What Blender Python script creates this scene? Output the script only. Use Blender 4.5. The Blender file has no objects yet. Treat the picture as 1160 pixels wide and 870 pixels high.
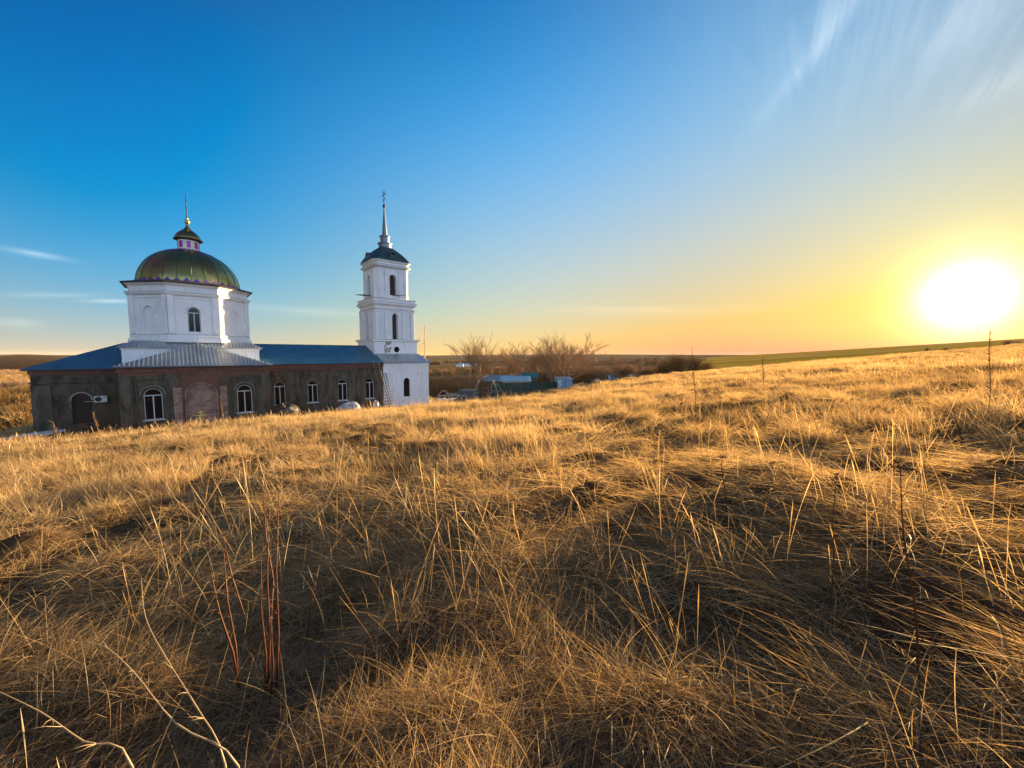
import bpy, math, random
import numpy as np
from mathutils import Vector, Matrix
R = math.radians
C = bpy.context.scene.collection
SC = bpy.context.scene

# ------------------------------------------------------------------ camera
cam_d = bpy.data.cameras.new('camera'); cam = bpy.data.objects.new('camera', cam_d); C.objects.link(cam)
cam_d.sensor_width = 36; cam_d.lens = 436/1160*36
cam_d.clip_start = 0.05; cam_d.clip_end = 60000
cam.location = (0, 0, 0); cam.rotation_euler = (R(90-4.3), 0, 0)
SC.camera = cam

# ------------------------------------------------------------------ light
SUN_AZ, SUN_EL = R(49.35), R(5.64)
SUN_V = Vector((math.sin(SUN_AZ)*math.cos(SUN_EL), math.cos(SUN_AZ)*math.cos(SUN_EL), math.sin(SUN_EL)))
sd = bpy.data.lights.new('sun', 'SUN'); so = bpy.data.objects.new('sun', sd); C.objects.link(so)
sd.energy = 5.0; sd.angle = R(0.55); sd.color = (1.0, 0.68, 0.34)
LAMP_AZ = R(45.4)
LV = Vector((math.sin(LAMP_AZ)*math.cos(SUN_EL), math.cos(LAMP_AZ)*math.cos(SUN_EL), math.sin(SUN_EL)))
so.rotation_euler = (-LV).to_track_quat('-Z', 'Y').to_euler()
EXPO = 2.30
HAZE = 0.00002

class NT:
    """tiny node-tree helper"""
    def __init__(s, nt): s.nt = nt; nt.nodes.clear()
    def n(s, typ, **kw):
        nd = s.nt.nodes.new(typ)
        for k, v in kw.items():
            if k.startswith('i_'):
                key = k[2:]; key = int(key) if key.isdigit() else key.replace('_', ' ')
                nd.inputs[key].default_value = v
            else: setattr(nd, k, v)
        return nd
    def l(s, a, b): s.nt.links.new(a, b)
    def val(s, x, sock):
        if isinstance(x, (int, float)): sock.default_value = x
        elif isinstance(x, (tuple, list)): sock.default_value = x
        else: s.l(x, sock)
    def m(s, op, a, b=0.0, c=0.0, clamp=False):
        nd = s.nt.nodes.new('ShaderNodeMath'); nd.operation = op; nd.use_clamp = clamp
        for i, x in enumerate((a, b, c)): s.val(x, nd.inputs[i])
        return nd.outputs[0]
    def mix(s, f, a, b, blend='MIX'):
        nd = s.nt.nodes.new('ShaderNodeMix'); nd.data_type = 'RGBA'; nd.blend_type = blend
        s.val(f, nd.inputs[0])
        for x, k in ((a, 6), (b, 7)):
            if isinstance(x, tuple): x = (*x[:3], 1)
            s.val(x, nd.inputs[k])
        return nd.outputs[2]
    def ramp(s, f, stops, interp='LINEAR'):
        nd = s.nt.nodes.new('ShaderNodeValToRGB'); cr = nd.color_ramp; cr.interpolation = interp
        while len(cr.elements) < len(stops): cr.elements.new(0.5)
        for e, (p, c) in zip(cr.elements, stops):
            e.position = p; e.color = (*c[:3], 1) if isinstance(c, tuple) else (c, c, c, 1)
        s.l(f, nd.inputs[0]); return nd.outputs[0]
    def noise(s, vec, scale, detail=3, rough=0.55, dist=0.0):
        nd = s.nt.nodes.new('ShaderNodeTexNoise'); s.l(vec, nd.inputs['Vector'])
        nd.inputs['Scale'].default_value = scale; nd.inputs['Detail'].default_value = detail
        nd.inputs['Roughness'].default_value = rough; nd.inputs['Distortion'].default_value = dist
        return nd.outputs[0]
    def mapping(s, vec, scale=(1, 1, 1), rot=(0, 0, 0), loc=(0, 0, 0)):
        nd = s.nt.nodes.new('ShaderNodeMapping'); s.l(vec, nd.inputs[0])
        nd.inputs['Scale'].default_value = scale; nd.inputs['Rotation'].default_value = rot
        nd.inputs['Location'].default_value = loc
        return nd.outputs[0]

SKYFIT = [
    (0.518, 0.003, 0.771, 2.684, 0.451, 0.315, -1.161, -1.226, -0.137, -1.045, 0.999, -0.333, -1.498, -0.239, -0.409, -1.112, 0.001, 1.325, -0.269, 0.907, -0.343, -0.886, 0.13),
    (0.354, -1.036, 2.573, 0.026, 0.678, 0.196, -0.285, -2.008, -0.517, -0.281, 0.484, 0.144, -1.366, 0.429, 0.953, 0.853, -0.429, 0.108, 0.21, -0.697, 0.481, -0.338, -0.616),
    (0.716, -0.889, 1.244, -1.522, 0.402, -1.407, 0.509, -1.183, -1.326, -1.11, 0.948, -0.396, 2.149, 0.696, 1.167, 2.504, -0.182, -0.748, 0.845, -1.305, 1.174, 1.059, -0.587),
]
SKYLOBES = [(0.4786, 0.802, 0.3575), (0.0, 0.9134, 0.4071), (0.2087, 0.8025, 0.5589), (0.0, 0.9918, 0.1282), (-0.5545, 0.7601, 0.3388), (0.524, 0.8511, 0.0333), (0.6707, 0.597, 0.4401), (-0.7573, 0.6446, 0.1049), (0.7756, 0.6304, 0.0318)]
def build_world():
    w = bpy.data.worlds.new('World'); SC.world = w; w.use_nodes = True
    t = NT(w.node_tree)
    sky = t.n('ShaderNodeTexSky'); sky.sky_type = 'NISHITA'; sky.sun_disc = False
    sky.sun_elevation = SUN_EL; sky.sun_rotation = SUN_AZ; sky.altitude = 100
    sky.air_density = 1.0; sky.dust_density = 1.6; sky.ozone_density = 2.5
    tc = t.n('ShaderNodeTexCoord'); d = tc.outputs['Generated']
    sp = t.n('ShaderNodeSeparateXYZ'); t.l(d, sp.inputs[0]); x, y, z = sp.outputs
    dot = t.n('ShaderNodeVectorMath', operation='DOT_PRODUCT'); t.l(d, dot.inputs[0]); dot.inputs[1].default_value = SUN_V
    ang = t.m('ARCCOSINE', t.m('MINIMUM', dot.outputs['Value'], 0.999999))      # angle from the sun, rad
    # Nishita sky graded to the saturated sunset of the place: smooth terms of elevation and angle from the sun
    elc = t.m('MAXIMUM', t.m('ARCSINE', z), 0.0)
    e1 = t.m('EXPONENT', t.m('DIVIDE', elc, -.30)); e2 = t.m('EXPONENT', t.m('DIVIDE', elc, -.09))
    a1 = t.m('EXPONENT', t.m('DIVIDE', ang, -.9)); a2 = t.m('EXPONENT', t.m('DIVIDE', ang, -.28))
    a3 = t.m('EXPONENT', t.m('MULTIPLY', t.m('MULTIPLY', ang, ang), -2.0)); e3 = t.m('EXPONENT', t.m('MULTIPLY', elc, -5.0))
    a3 = t.m('EXPONENT', t.m('MULTIPLY', t.m('MULTIPLY', ang, ang), -2.0)); e3 = t.m('EXPONENT', t.m('MULTIPLY', elc, -5.0))
    a3 = t.m('EXPONENT', t.m('MULTIPLY', t.m('MULTIPLY', ang, ang), -2.0)); e3 = t.m('EXPONENT', t.m('MULTIPLY', elc, -5.0))
    a3 = t.m('EXPONENT', t.m('MULTIPLY', t.m('MULTIPLY', ang, ang), -2.0)); e3 = t.m('EXPONENT', t.m('MULTIPLY', elc, -5.0))
    terms = [1.0, elc, e1, e2, a1, a2, t.m('MULTIPLY', a2, e2), t.m('MULTIPLY', a1, e2), t.m('MULTIPLY', a1, e1), t.m('MULTIPLY', e3, a2), a3, t.m('MULTIPLY', elc, elc), t.m('MULTIPLY', t.m('EXPONENT', t.m('DIVIDE', elc, -.045)), t.m('EXPONENT', t.m('DIVIDE', ang, -.6))), t.m('MULTIPLY', elc, a1)]
    for lb in SKYLOBES:
        q = t.n('ShaderNodeVectorMath', operation='DOT_PRODUCT'); t.l(d, q.inputs[0]); q.inputs[1].default_value = lb
        terms.append(t.m('EXPONENT', t.m('MULTIPLY_ADD', q.outputs['Value'], 9.0, -9.0)))
    acc = t.n('ShaderNodeVectorMath', operation='SCALE'); t.l(sky.outputs[0], acc.inputs[0]); acc.inputs['Scale'].default_value = .08
    col = acc.outputs[0]
    for f, c in zip(terms, zip(*SKYFIT)):
        v = t.n('ShaderNodeVectorMath', operation='SCALE'); v.inputs[0].default_value = c; t.val(f, v.inputs['Scale'])
        a = t.n('ShaderNodeVectorMath', operation='ADD'); t.l(col, a.inputs[0]); t.l(v.outputs[0], a.inputs[1]); col = a.outputs[0]
    fl = t.n('ShaderNodeVectorMath', operation='MAXIMUM'); t.l(col, fl.inputs[0]); fl.inputs[1].default_value = (.004, .3, .9); col = fl.outputs[0]
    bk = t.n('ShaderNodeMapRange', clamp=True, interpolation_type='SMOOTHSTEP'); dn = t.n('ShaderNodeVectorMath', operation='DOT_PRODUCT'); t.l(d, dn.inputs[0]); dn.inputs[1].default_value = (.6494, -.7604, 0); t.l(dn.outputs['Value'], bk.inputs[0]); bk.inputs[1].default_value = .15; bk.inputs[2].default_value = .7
    # added fill: sky band facing the church front, out of view, brightens shaded walls
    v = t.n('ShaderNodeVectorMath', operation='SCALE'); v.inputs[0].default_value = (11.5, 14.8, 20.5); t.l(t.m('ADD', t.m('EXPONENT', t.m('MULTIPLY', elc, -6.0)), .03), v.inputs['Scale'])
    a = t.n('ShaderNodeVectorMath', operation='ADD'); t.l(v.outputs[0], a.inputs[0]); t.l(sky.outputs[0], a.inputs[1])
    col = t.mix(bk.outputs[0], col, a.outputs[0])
    g = t.m('EXPONENT', t.m('MULTIPLY', t.m('POWER', t.m('DIVIDE', ang, 0.030), 1.15), -1.0))
    v = t.n('ShaderNodeVectorMath', operation='SCALE'); v.inputs[0].default_value = (34, 29, 19); t.l(g, v.inputs['Scale'])
    a = t.n('ShaderNodeVectorMath', operation='ADD'); t.l(col, a.inputs[0]); t.l(v.outputs[0], a.inputs[1]); col = a.outputs[0]
    az = t.m('ARCTAN2', x, y); el = t.m('ARCSINE', z)
    def bgnd(c):
        n = t.n('ShaderNodeBackground'); t.l(c, n.inputs[0]); n.inputs[1].default_value = 0.05; return n.outputs[0]
    def veil(cl):
        v = t.n('ShaderNodeVectorMath', operation='MULTIPLY_ADD'); t.l(col, v.inputs[0])
        v.inputs[1].default_value = (1.15, 1.05, 0.95); v.inputs[2].default_value = (1.7, 1.6, 1.5)
        return bgnd(t.mix(cl, col, v.outputs[0]))
    def inside(v, lo, hi): return t.m('MULTIPLY', t.m('GREATER_THAN', v, lo), t.m('LESS_THAN', v, hi))
    # cirrus on a plane high above (only worked out in its own part of the sky)
    zz = t.m('MAXIMUM', z, 0.05)
    cb = t.n('ShaderNodeCombineXYZ'); t.l(t.m('DIVIDE', x, zz), cb.inputs[0]); t.l(t.m('DIVIDE', y, zz), cb.inputs[1])
    m1 = t.mapping(cb.outputs[0], rot=(0, 0, -CIRRUS_ANG)); m1 = t.mapping(m1, scale=(0.30, 4.6, 1))
    n1 = t.noise(m1, 1.3, 7, 0.72, 1.4)
    n2 = t.noise(t.mapping(cb.outputs[0], loc=(3, 7, 0)), 0.9, 1, 0.5)
    c1 = t.m('MULTIPLY', t.ramp(n1, [(0.42, 0.0), (0.80, 1.0)]), t.ramp(n2, [(0.40, 0.0), (0.64, 1.0)]))
    mr = t.n('ShaderNodeMapRange', clamp=True); t.l(az, mr.inputs[0]); mr.inputs[1].default_value = R(20); mr.inputs[2].default_value = R(40)
    me = t.n('ShaderNodeMapRange', clamp=True); t.l(el, me.inputs[0]); me.inputs[1].default_value = R(13); me.inputs[2].default_value = R(30)
    cl = t.m('MULTIPLY', t.m('MULTIPLY', c1, t.m('MULTIPLY', mr.outputs[0], me.outputs[0])), 0.38)
    def streak(cl, ax, ey, hw, hh, tilt, amp, nn):
        ca, sa = math.cos(tilt), math.sin(tilt)
        dx = t.m('SUBTRACT', az, ax); dy = t.m('SUBTRACT', el, ey)
        u = t.m('MULTIPLY_ADD', dx, ca/hw, t.m('MULTIPLY', dy, sa/hw))
        vv = t.m('MULTIPLY_ADD', dx, -sa/hh, t.m('MULTIPLY', dy, ca/hh))
        q = t.m('MULTIPLY_ADD', u, u, t.m('MULTIPLY', vv, vv))
        g = t.m('MULTIPLY', t.m('EXPONENT', t.m('MULTIPLY', q, -1.0)), t.m('MULTIPLY', nn, amp))
        return t.m('ADD', cl, g, clamp=True)
    nn1 = t.m('MULTIPLY_ADD', n1, 4.0, -1.15, clamp=True)
    for s_ in STREAKS[1]: cl = streak(cl, *s_, nn1)
    nn2 = t.m('MULTIPLY_ADD', t.noise(t.mapping(d, scale=(14, 14, 90)), 1.0, 2, 0.6), 1.5, .15); c2 = 0.0
    for s_ in STREAKS[0]: c2 = streak(c2, *s_, nn2)
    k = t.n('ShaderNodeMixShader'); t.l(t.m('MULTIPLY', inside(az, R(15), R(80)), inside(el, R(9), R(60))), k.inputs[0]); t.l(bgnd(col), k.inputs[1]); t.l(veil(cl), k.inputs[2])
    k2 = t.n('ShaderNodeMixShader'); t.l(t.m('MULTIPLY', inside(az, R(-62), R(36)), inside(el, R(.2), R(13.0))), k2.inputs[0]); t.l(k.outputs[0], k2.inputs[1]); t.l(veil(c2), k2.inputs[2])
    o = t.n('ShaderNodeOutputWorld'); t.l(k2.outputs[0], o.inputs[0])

CIRRUS_ANG = R(52)
def dirpix(px, py):           # design aid: where in the sky a streak lies (azimuth, elevation)
    a, b, p = (px-580)/436, (435-py)/436, R(4.3)
    X, Y, Z = a, math.cos(p)+b*math.sin(p), -math.sin(p)+b*math.cos(p)
    return math.atan2(X, Y), math.atan2(Z, math.hypot(X, Y))
def _st(x0, y0, x1, y1, th, amp):
    a0, e0 = dirpix(x0, y0); a1, e1 = dirpix(x1, y1)
    return ((a0+a1)/2, (e0+e1)/2, max(math.hypot(a1-a0, e1-e0)*0.55, .01), th, math.atan2(e1-e0, a1-a0), amp)
STREAKS = [[_st(8, 282, 70, 293, .0045, .6), _st(20, 334, 105, 334, .0045, .30), _st(100, 341, 152, 341, .0035, .50),
            _st(-10, 365, 48, 367, .007, .25), _st(280, 348, 420, 356, .009, .22), _st(640, 350, 840, 350, .010, .16)],
           [_st(872, 120, 975, -10, .014, .30), _st(905, 60, 1000, -60, .03, .30), _st(1060, 60, 1150, -30, .03, .35), _st(1080, 125, 1200, 60, .02, .2)]]
build_world()
vs = SC.view_settings; vs.view_transform = 'Standard'; vs.look = 'None'; vs.gamma = 1; vs.exposure = EXPO; vs.use_curve_mapping = False
SC.display_settings.display_device = 'sRGB'
SC.cycles.use_denoising = True
SC.cycles.max_bounces = 5; SC.cycles.diffuse_bounces = 2; SC.cycles.glossy_bounces = 3; SC.cycles.transmission_bounces = 4
SC.cycles.transparent_max_bounces = 4; SC.cycles.volume_bounces = 0

# ------------------------------------------------------------------ helpers
def tag(o, label=None, cat=None, group=None, kind=None):
    if label: o['label'] = label
    if cat: o['category'] = cat
    if group: o['group'] = group
    if kind: o['kind'] = kind
    return o
def empty(name, loc=(0, 0, 0), rz=0, label=None, cat=None, group=None):
    o = bpy.data.objects.new(name, None); C.objects.link(o); o.location = loc; o.rotation_euler = (0, 0, rz)
    o.empty_display_size = 0.3
    return tag(o, label, cat, group)
def copy_tree(o, parent=None):
    c = o.copy(); C.objects.link(c)
    if parent is not None: c.parent = parent
    for ch in [x for x in o.children]: copy_tree(ch, c)
    return c

class MB:
    def __init__(s): s.v = []; s.f = []
    def add(s, vs, fs):
        o = len(s.v); s.v += [tuple(p) for p in vs]; s.f += [tuple(i+o for i in f) for f in fs]; return s
    def box(s, x0, x1, y0, y1, z0, z1, T=None):
        v = [(x0, y0, z0), (x1, y0, z0), (x1, y1, z0), (x0, y1, z0), (x0, y0, z1), (x1, y0, z1), (x1, y1, z1), (x0, y1, z1)]
        if T: v = [T(*p) for p in v]
        return s.add(v, [(0, 3, 2, 1), (4, 5, 6, 7), (0, 1, 5, 4), (1, 2, 6, 5), (2, 3, 7, 6), (3, 0, 4, 7)])
    def bar(s, a, b, w, h=None, up=(0, 0, 1)):
        a, b = Vector(a), Vector(b); h = h or w; d = (b-a).normalized(); u = Vector(up)
        if abs(d.dot(u)) > .95: u = Vector((1, 0, 0))
        r = d.cross(u).normalized()*w/2; q = r.cross(d).normalized()*h/2
        v = [a-r-q, a+r-q, a+r+q, a-r+q, b-r-q, b+r-q, b+r+q, b-r+q]
        return s.add(v, [(0, 1, 2, 3), (7, 6, 5, 4), (0, 4, 5, 1), (1, 5, 6, 2), (2, 6, 7, 3), (3, 7, 4, 0)])
    def tube(s, pts, rad, n=5, cap=True):
        pts = [Vector(p) for p in pts]
        if not isinstance(rad, (list, tuple)): rad = [rad]*len(pts)
        o = []; ref = Vector((0.31, 0.17, 0.93))
        for i, p in enumerate(pts):
            d = (pts[min(i+1, len(pts)-1)]-pts[max(i-1, 0)]).normalized()
            a = d.cross(ref); a = a.normalized() if a.length > 1e-3 else Vector((1, 0, 0)); b = d.cross(a)
            for k in range(n):
                th = 2*math.pi*k/n; o.append(p+(a*math.cos(th)+b*math.sin(th))*rad[i])
        f = [(i*n+k, i*n+(k+1) % n, (i+1)*n+(k+1) % n, (i+1)*n+k) for i in range(len(pts)-1) for k in range(n)]
        if cap: f += [tuple(range(n))[::-1], tuple((len(pts)-1)*n+k for k in range(n))]
        return s.add(o, f)
    def lathe(s, prof, n=24, c=(0, 0), rot=0.0, sq=0.0, caps=True):
        o = []
        for (r, z) in prof:
            for k in range(n):
                th = rot+2*math.pi*k/n; o.append((c[0]+r*math.cos(th), c[1]+r*math.sin(th), z))
        f = [(i*n+k, i*n+(k+1) % n, (i+1)*n+(k+1) % n, (i+1)*n+k) for i in range(len(prof)-1) for k in range(n)]
        if caps: f += [tuple(range(n))[::-1], tuple((len(prof)-1)*n+k for k in range(n))]
        return s.add(o, f)
    def prism(s, poly, y0, y1, T=None):      # poly in (x,z), extruded along y
        n = len(poly); v = [(x, y0, z) for x, z in poly]+[(x, y1, z) for x, z in poly]
        if T: v = [T(*p) for p in v]
        return s.add(v, [tuple(range(n)), tuple(range(2*n-1, n-1, -1))]+[((i+1) % n, i, n+i, n+(i+1) % n) for i in range(n)])
    def build(s, name, mat, parent=None, smooth=False, dz=0.0, loc=None):
        me = bpy.data.meshes.new(name); v = s.v if not dz else [(a, b, c+dz) for a, b, c in s.v]
        me.from_pydata([tuple(p) for p in v], [], s.f); me.update()
        for m in (mat if isinstance(mat, (list, tuple)) else [mat]): me.materials.append(m)
        if smooth: me.polygons.foreach_set('use_smooth', [True]*len(me.polygons))
        o = bpy.data.objects.new(name, me); C.objects.link(o)
        if parent is not None: o.parent = parent
        if loc is not None: o.location = loc
        return o
def npmesh(name, V, F, mats, attrs=None):
    me = bpy.data.meshes.new(name); V = np.asarray(V, np.float32); F = np.asarray(F, np.int32); k = F.shape[1]
    me.vertices.add(len(V)); me.vertices.foreach_set('co', V.ravel())
    me.loops.add(F.size); me.loops.foreach_set('vertex_index', F.ravel())
    me.polygons.add(len(F)); me.polygons.foreach_set('loop_start', np.arange(0, F.size, k, dtype=np.int32))
    me.polygons.foreach_set('loop_total', np.full(len(F), k, np.int32))
    me.update(calc_edges=True); me.validate()
    for m in mats: me.materials.append(m)
    for an, av in (attrs or {}).items():
        a = me.attributes.new(an, 'FLOAT', 'POINT'); a.data.foreach_set('value', np.asarray(av, np.float32))
    return me

# ------------------------------------------------------------------ terrain height
A40 = R(40.5); U = (math.cos(A40), math.sin(A40)); V_ = (-math.sin(A40), math.cos(A40)); PC = (-25.83, 31.73)
BASE = -6.3
def church_local(X, Y): return ((X-PC[0])*U[0]+(Y-PC[1])*U[1], (X-PC[0])*V_[0]+(Y-PC[1])*V_[1])
def Wp(t, m): return (PC[0]+U[0]*t+V_[0]*m, PC[1]+U[1]*t+V_[1]*m)
_rs = np.random.RandomState(5)
_W = [(_rs.uniform(0, 2*np.pi), 2*np.pi/l, a, _rs.uniform(0, 6.28), _rs.uniform(-.5, .5)) for l, a in
      [(0.7, .056), (0.9, .062), (1.3, .064), (1.7, .052), (2.3, .048), (3.1, .045), (4.2, .042), (5.5, .038), (8, .045), (11, .06)] for _ in (0, 1, 2)]
def bumps(X, Y):
    z = 0
    for th, k, a, ph, q in _W:
        z = z + a*.42*np.sin(k*(X*np.cos(th)+Y*np.sin(th))+ph+1.3*np.sin(k*.37*(X*np.sin(th)-Y*np.cos(th))+ph*2+q))
    return z
def sstep(a, b, x):
    t = np.clip((x-a)/(b-a), 0, 1); return t*t*(3-2*t)
def terr(X, Y):
    X = np.asarray(X, float); Y = np.asarray(Y, float)
    r = np.hypot(X, Y)
    plane = -1.55+.08*X-.065*Y
    plane = plane+.35*sstep(45, 90, X)*sstep(30, 70, Y)
    sx, cx_ = math.sin(LAMP_AZ), math.cos(LAMP_AZ)
    along = X*sx+Y*cx_; acr = X*cx_-Y*sx
    plane = plane+(.09*np.exp(-((along-4.7-.7*np.sin(acr*.8))/1.5)**2)*(.75+.35*np.sin(acr*1.5+.6))-.13*np.exp(-((along-.6)/1.9)**2))*sstep(-9, -4.5, acr)*(1-sstep(3, 6, acr))  # added bank sunward and hollow before it, shaped to shade the foreground
    plane = plane-1.25*np.exp(-((X+3)/16)**2)*sstep(22, 46, Y)
    b = bumps(X, Y)*(1-sstep(120, 260, r))
    k = np.clip(X/np.maximum(Y, 1.0), -1.6, 2.2)
    Yc = np.interp(k, [-1.6, -1.33, -.93, -.2, .14, .5, .9, 1.33, 2.2], [22, 24, 28, 50, 66, 86, 78, 66, 60])
    span = np.interp(k, [-1.6, -1.2, -.6, 0, .5, 1.5], [42, 44, 60, 80, 90, 110])
    w = sstep(0, 1, (Y-Yc)/span)
    hill = .065*(np.logaddexp(0, (X-100)/25)*25)
    hill = np.minimum(hill, 60)*(1-sstep(520, 900, Y))*(1-.5*sstep(700, 1600, X))
    far = -14+hill
    far = far+(1-sstep(150, 700, X))*(-7*sstep(300, 1200, r))
    ridge = (16+6*np.sin(X/900+1.0)+4*np.sin(X/370+Y/800)+9*np.exp(-((X/np.maximum(Y, 1)+1.26)/.05)**2))
    far = far+ridge*sstep(1300, 5200, r)+6*np.sin(X/260+Y/340)*sstep(300, 900, r)*.5
    z = plane*(1-w)+far*w
    # behind the camera the slope levels off
    z = np.where(Y < 0, -1.55+.08*X*1.0-.03*Y, z)+b
    z = np.where(Y < 0, np.clip(z, -30, 30), z)
    # level ground round the church
    t, m = church_local(X, Y)
    d = np.hypot(np.maximum(np.maximum(-10.3-t, t-23.6), 0), np.maximum(np.maximum(-.2-m, m-16), 0))
    s = 1-sstep(0.6, 5.0, d)
    s = np.where(m < -.2, 1-sstep(0.5, 3.2, d), s)
    return z*(1-s)+(BASE+b*.3)*s
def tz(x, y): return float(terr(x, y))

# ------------------------------------------------------------------ materials
def mat(name):
    m = bpy.data.materials.new(name); m.use_nodes = True; return m, NT(m.node_tree)
def finish(t, shader, disp=None):
    o = t.n('ShaderNodeOutputMaterial'); t.l(shader, o.inputs[0])
def pbsdf(t, col, rough=0.8, metal=0.0, bump=None, bs=0.3, spec=0.4, bdist=0.02):
    b = t.n('ShaderNodeBsdfPrincipled')
    t.val((*col, 1) if isinstance(col, tuple) else col, b.inputs['Base Color'])
    t.val(rough, b.inputs['Roughness']); t.val(metal, b.inputs['Metallic']); b.inputs['Specular IOR Level'].default_value = spec
    if bump is not None:
        bn = t.n('ShaderNodeBump'); bn.inputs['Strength'].default_value = bs; bn.inputs['Distance'].default_value = bdist
        t.l(bump, bn.inputs['Height']); t.l(bn.outputs[0], b.inputs['Normal'])
    return b.outputs[0]
def simple(name, col, rough=0.7, metal=0.0, var=0.25, scale=3.0, bs=0.2):
    m, t = mat(name); tc = t.n('ShaderNodeTexCoord').outputs['Object']
    n = t.noise(tc, scale, 5, 0.6)
    f = t.ramp(n, [(0.3, 1-var), (0.7, 1+var*.5)])
    c = t.mix(1.0, col, f, 'MULTIPLY')
    finish(t, pbsdf(t, c, rough, metal, n, bs)); return m

def whitewash():
    m, t = mat('whitewashed_plaster'); tc = t.n('ShaderNodeTexCoord').outputs['Object']
    n = t.noise(tc, 0.8, 6, 0.65); n2 = t.noise(t.mapping(tc, scale=(1, 1, .25)), 3.5, 5, 0.7); n3 = t.noise(tc, 30, 3, .6)
    c = t.mix(t.ramp(n, [(0.35, 0.0), (0.75, 1.0)]), (0.78, 0.78, 0.79), (0.66, 0.67, 0.70))
    c = t.mix(t.ramp(n2, [(0.53, 0.0), (0.74, 0.6)]), c, (0.42, 0.41, 0.42))
    c = t.mix(t.ramp(t.noise(tc, 2.2, 7, .7), [(0.655, 0.0), (0.685, 0.8)]), c, (0.30, 0.25, 0.22))
    finish(t, pbsdf(t, c, 0.85, 0, t.m('ADD', n2, n3), .25)); return m
def old_plaster():
    m, t = mat('weathered_plaster_over_brick'); tc = t.n('ShaderNodeTexCoord').outputs['Object']
    br = t.n('ShaderNodeTexBrick'); t.l(t.mapping(tc, rot=(R(90), 0, 0)), br.inputs[0])
    br.inputs['Scale'].default_value = 1.0; br.inputs['Brick Width'].default_value = .27; br.inputs['Row Height'].default_value = .085
    br.inputs['Mortar Size'].default_value = .012
    br.inputs['Color1'].default_value = (.19, .062, .036, 1); br.inputs['Color2'].default_value = (.11, .042, .028, 1); br.inputs['Mortar'].default_value = (.14, .11, .085, 1)
    sp = t.n('ShaderNodeSeparateXYZ'); t.l(tc, sp.inputs[0]); z = sp.outputs[2]; x = sp.outputs[0]
    n = t.noise(tc, 0.55, 7, 0.62, .3); n2 = t.noise(t.mapping(tc, scale=(1, 1, .3)), 2.0, 6, .7); n3 = t.noise(tc, 9, 4, .6)
    pl = t.mix(t.ramp(n2, [(.38, 0.0), (.58, 1.0)]), (.028, .029, .021), (.115, .098, .070))
    pl = t.mix(t.ramp(n3, [(.45, 0.0), (.75, .5)]), pl, (.03, .03, .022))
    # the plaster has come off in a band under the eaves and in blotches
    top = t.m('MULTIPLY', t.m('SUBTRACT', z, 4.62), 1.0)
    mask = t.m('ADD', t.m('MAXIMUM', t.m('MINIMUM', top, .42), 0.0), t.m('ADD', n, t.m('MULTIPLY', n3, .10)))
    mask = t.ramp(mask, [(.645, 0.0), (.67, 1.0)])
    damp = t.ramp(t.noise(t.mapping(tc, scale=(1, 1, .5), loc=(5, 0, 2)), .45, 5, .6), [(.48, 0.0), (.62, .75)])
    pl = t.mix(damp, pl, (.085, .055, .032))
    c = t.mix(mask, pl, t.mix(t.ramp(n3, [(.4, 0.0), (.7, .8)]), br.outputs[0], (.10, .06, .045)))
    h = t.m('SUBTRACT', n3, t.m('MULTIPLY', mask, t.m('ADD', .5, br.outputs[1])))
    finish(t, pbsdf(t, c, .95, 0, h, .5)); return m
def brick_mat(name, c1, c2, mo):
    m, t = mat(name); tc = t.n('ShaderNodeTexCoord').outputs['Object']
    br = t.n('ShaderNodeTexBrick'); t.l(t.mapping(tc, rot=(R(90), 0, 0)), br.inputs[0])
    br.inputs['Scale'].default_value = 1.0; br.inputs['Brick Width'].default_value = .27; br.inputs['Row Height'].default_value = .09
    br.inputs['Mortar Size'].default_value = .012; br.inputs['Bias'].default_value = -.1
    br.inputs['Color1'].default_value = (*c1, 1); br.inputs['Color2'].default_value = (*c2, 1); br.inputs['Mortar'].default_value = (*mo, 1)
    n = t.noise(tc, 4, 6, .7); c = t.mix(t.ramp(n, [(.4, 0.0), (.75, .7)]), br.outputs[0], mo); c = t.mix(t.ramp(t.noise(tc, 1.6, 5, .7), [(.45, 0.0), (.62, .6)]), c, (.07, .05, .04))
    finish(t, pbsdf(t, c, .95, 0, t.m('SUBTRACT', n, br.outputs[1]), .6)); return m
def roof_metal(name, col, col2, rough, metal=.35):
    m, t = mat(name); tc = t.n('ShaderNodeTexCoord').outputs['Object']
    n = t.noise(tc, .7, 6, .6); n2 = t.noise(t.mapping(tc, scale=(.6, 3, 3)), 2.4, 4, .6)
    c = t.mix(t.ramp(n, [(.35, 0.0), (.68, 1.0)]), col, col2)
    c = t.mix(t.ramp(n2, [(.5, 0.0), (.8, .4)]), c, (.30, .33, .36))
    finish(t, pbsdf(t, c, rough, metal, n2, .08)); return m
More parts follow.
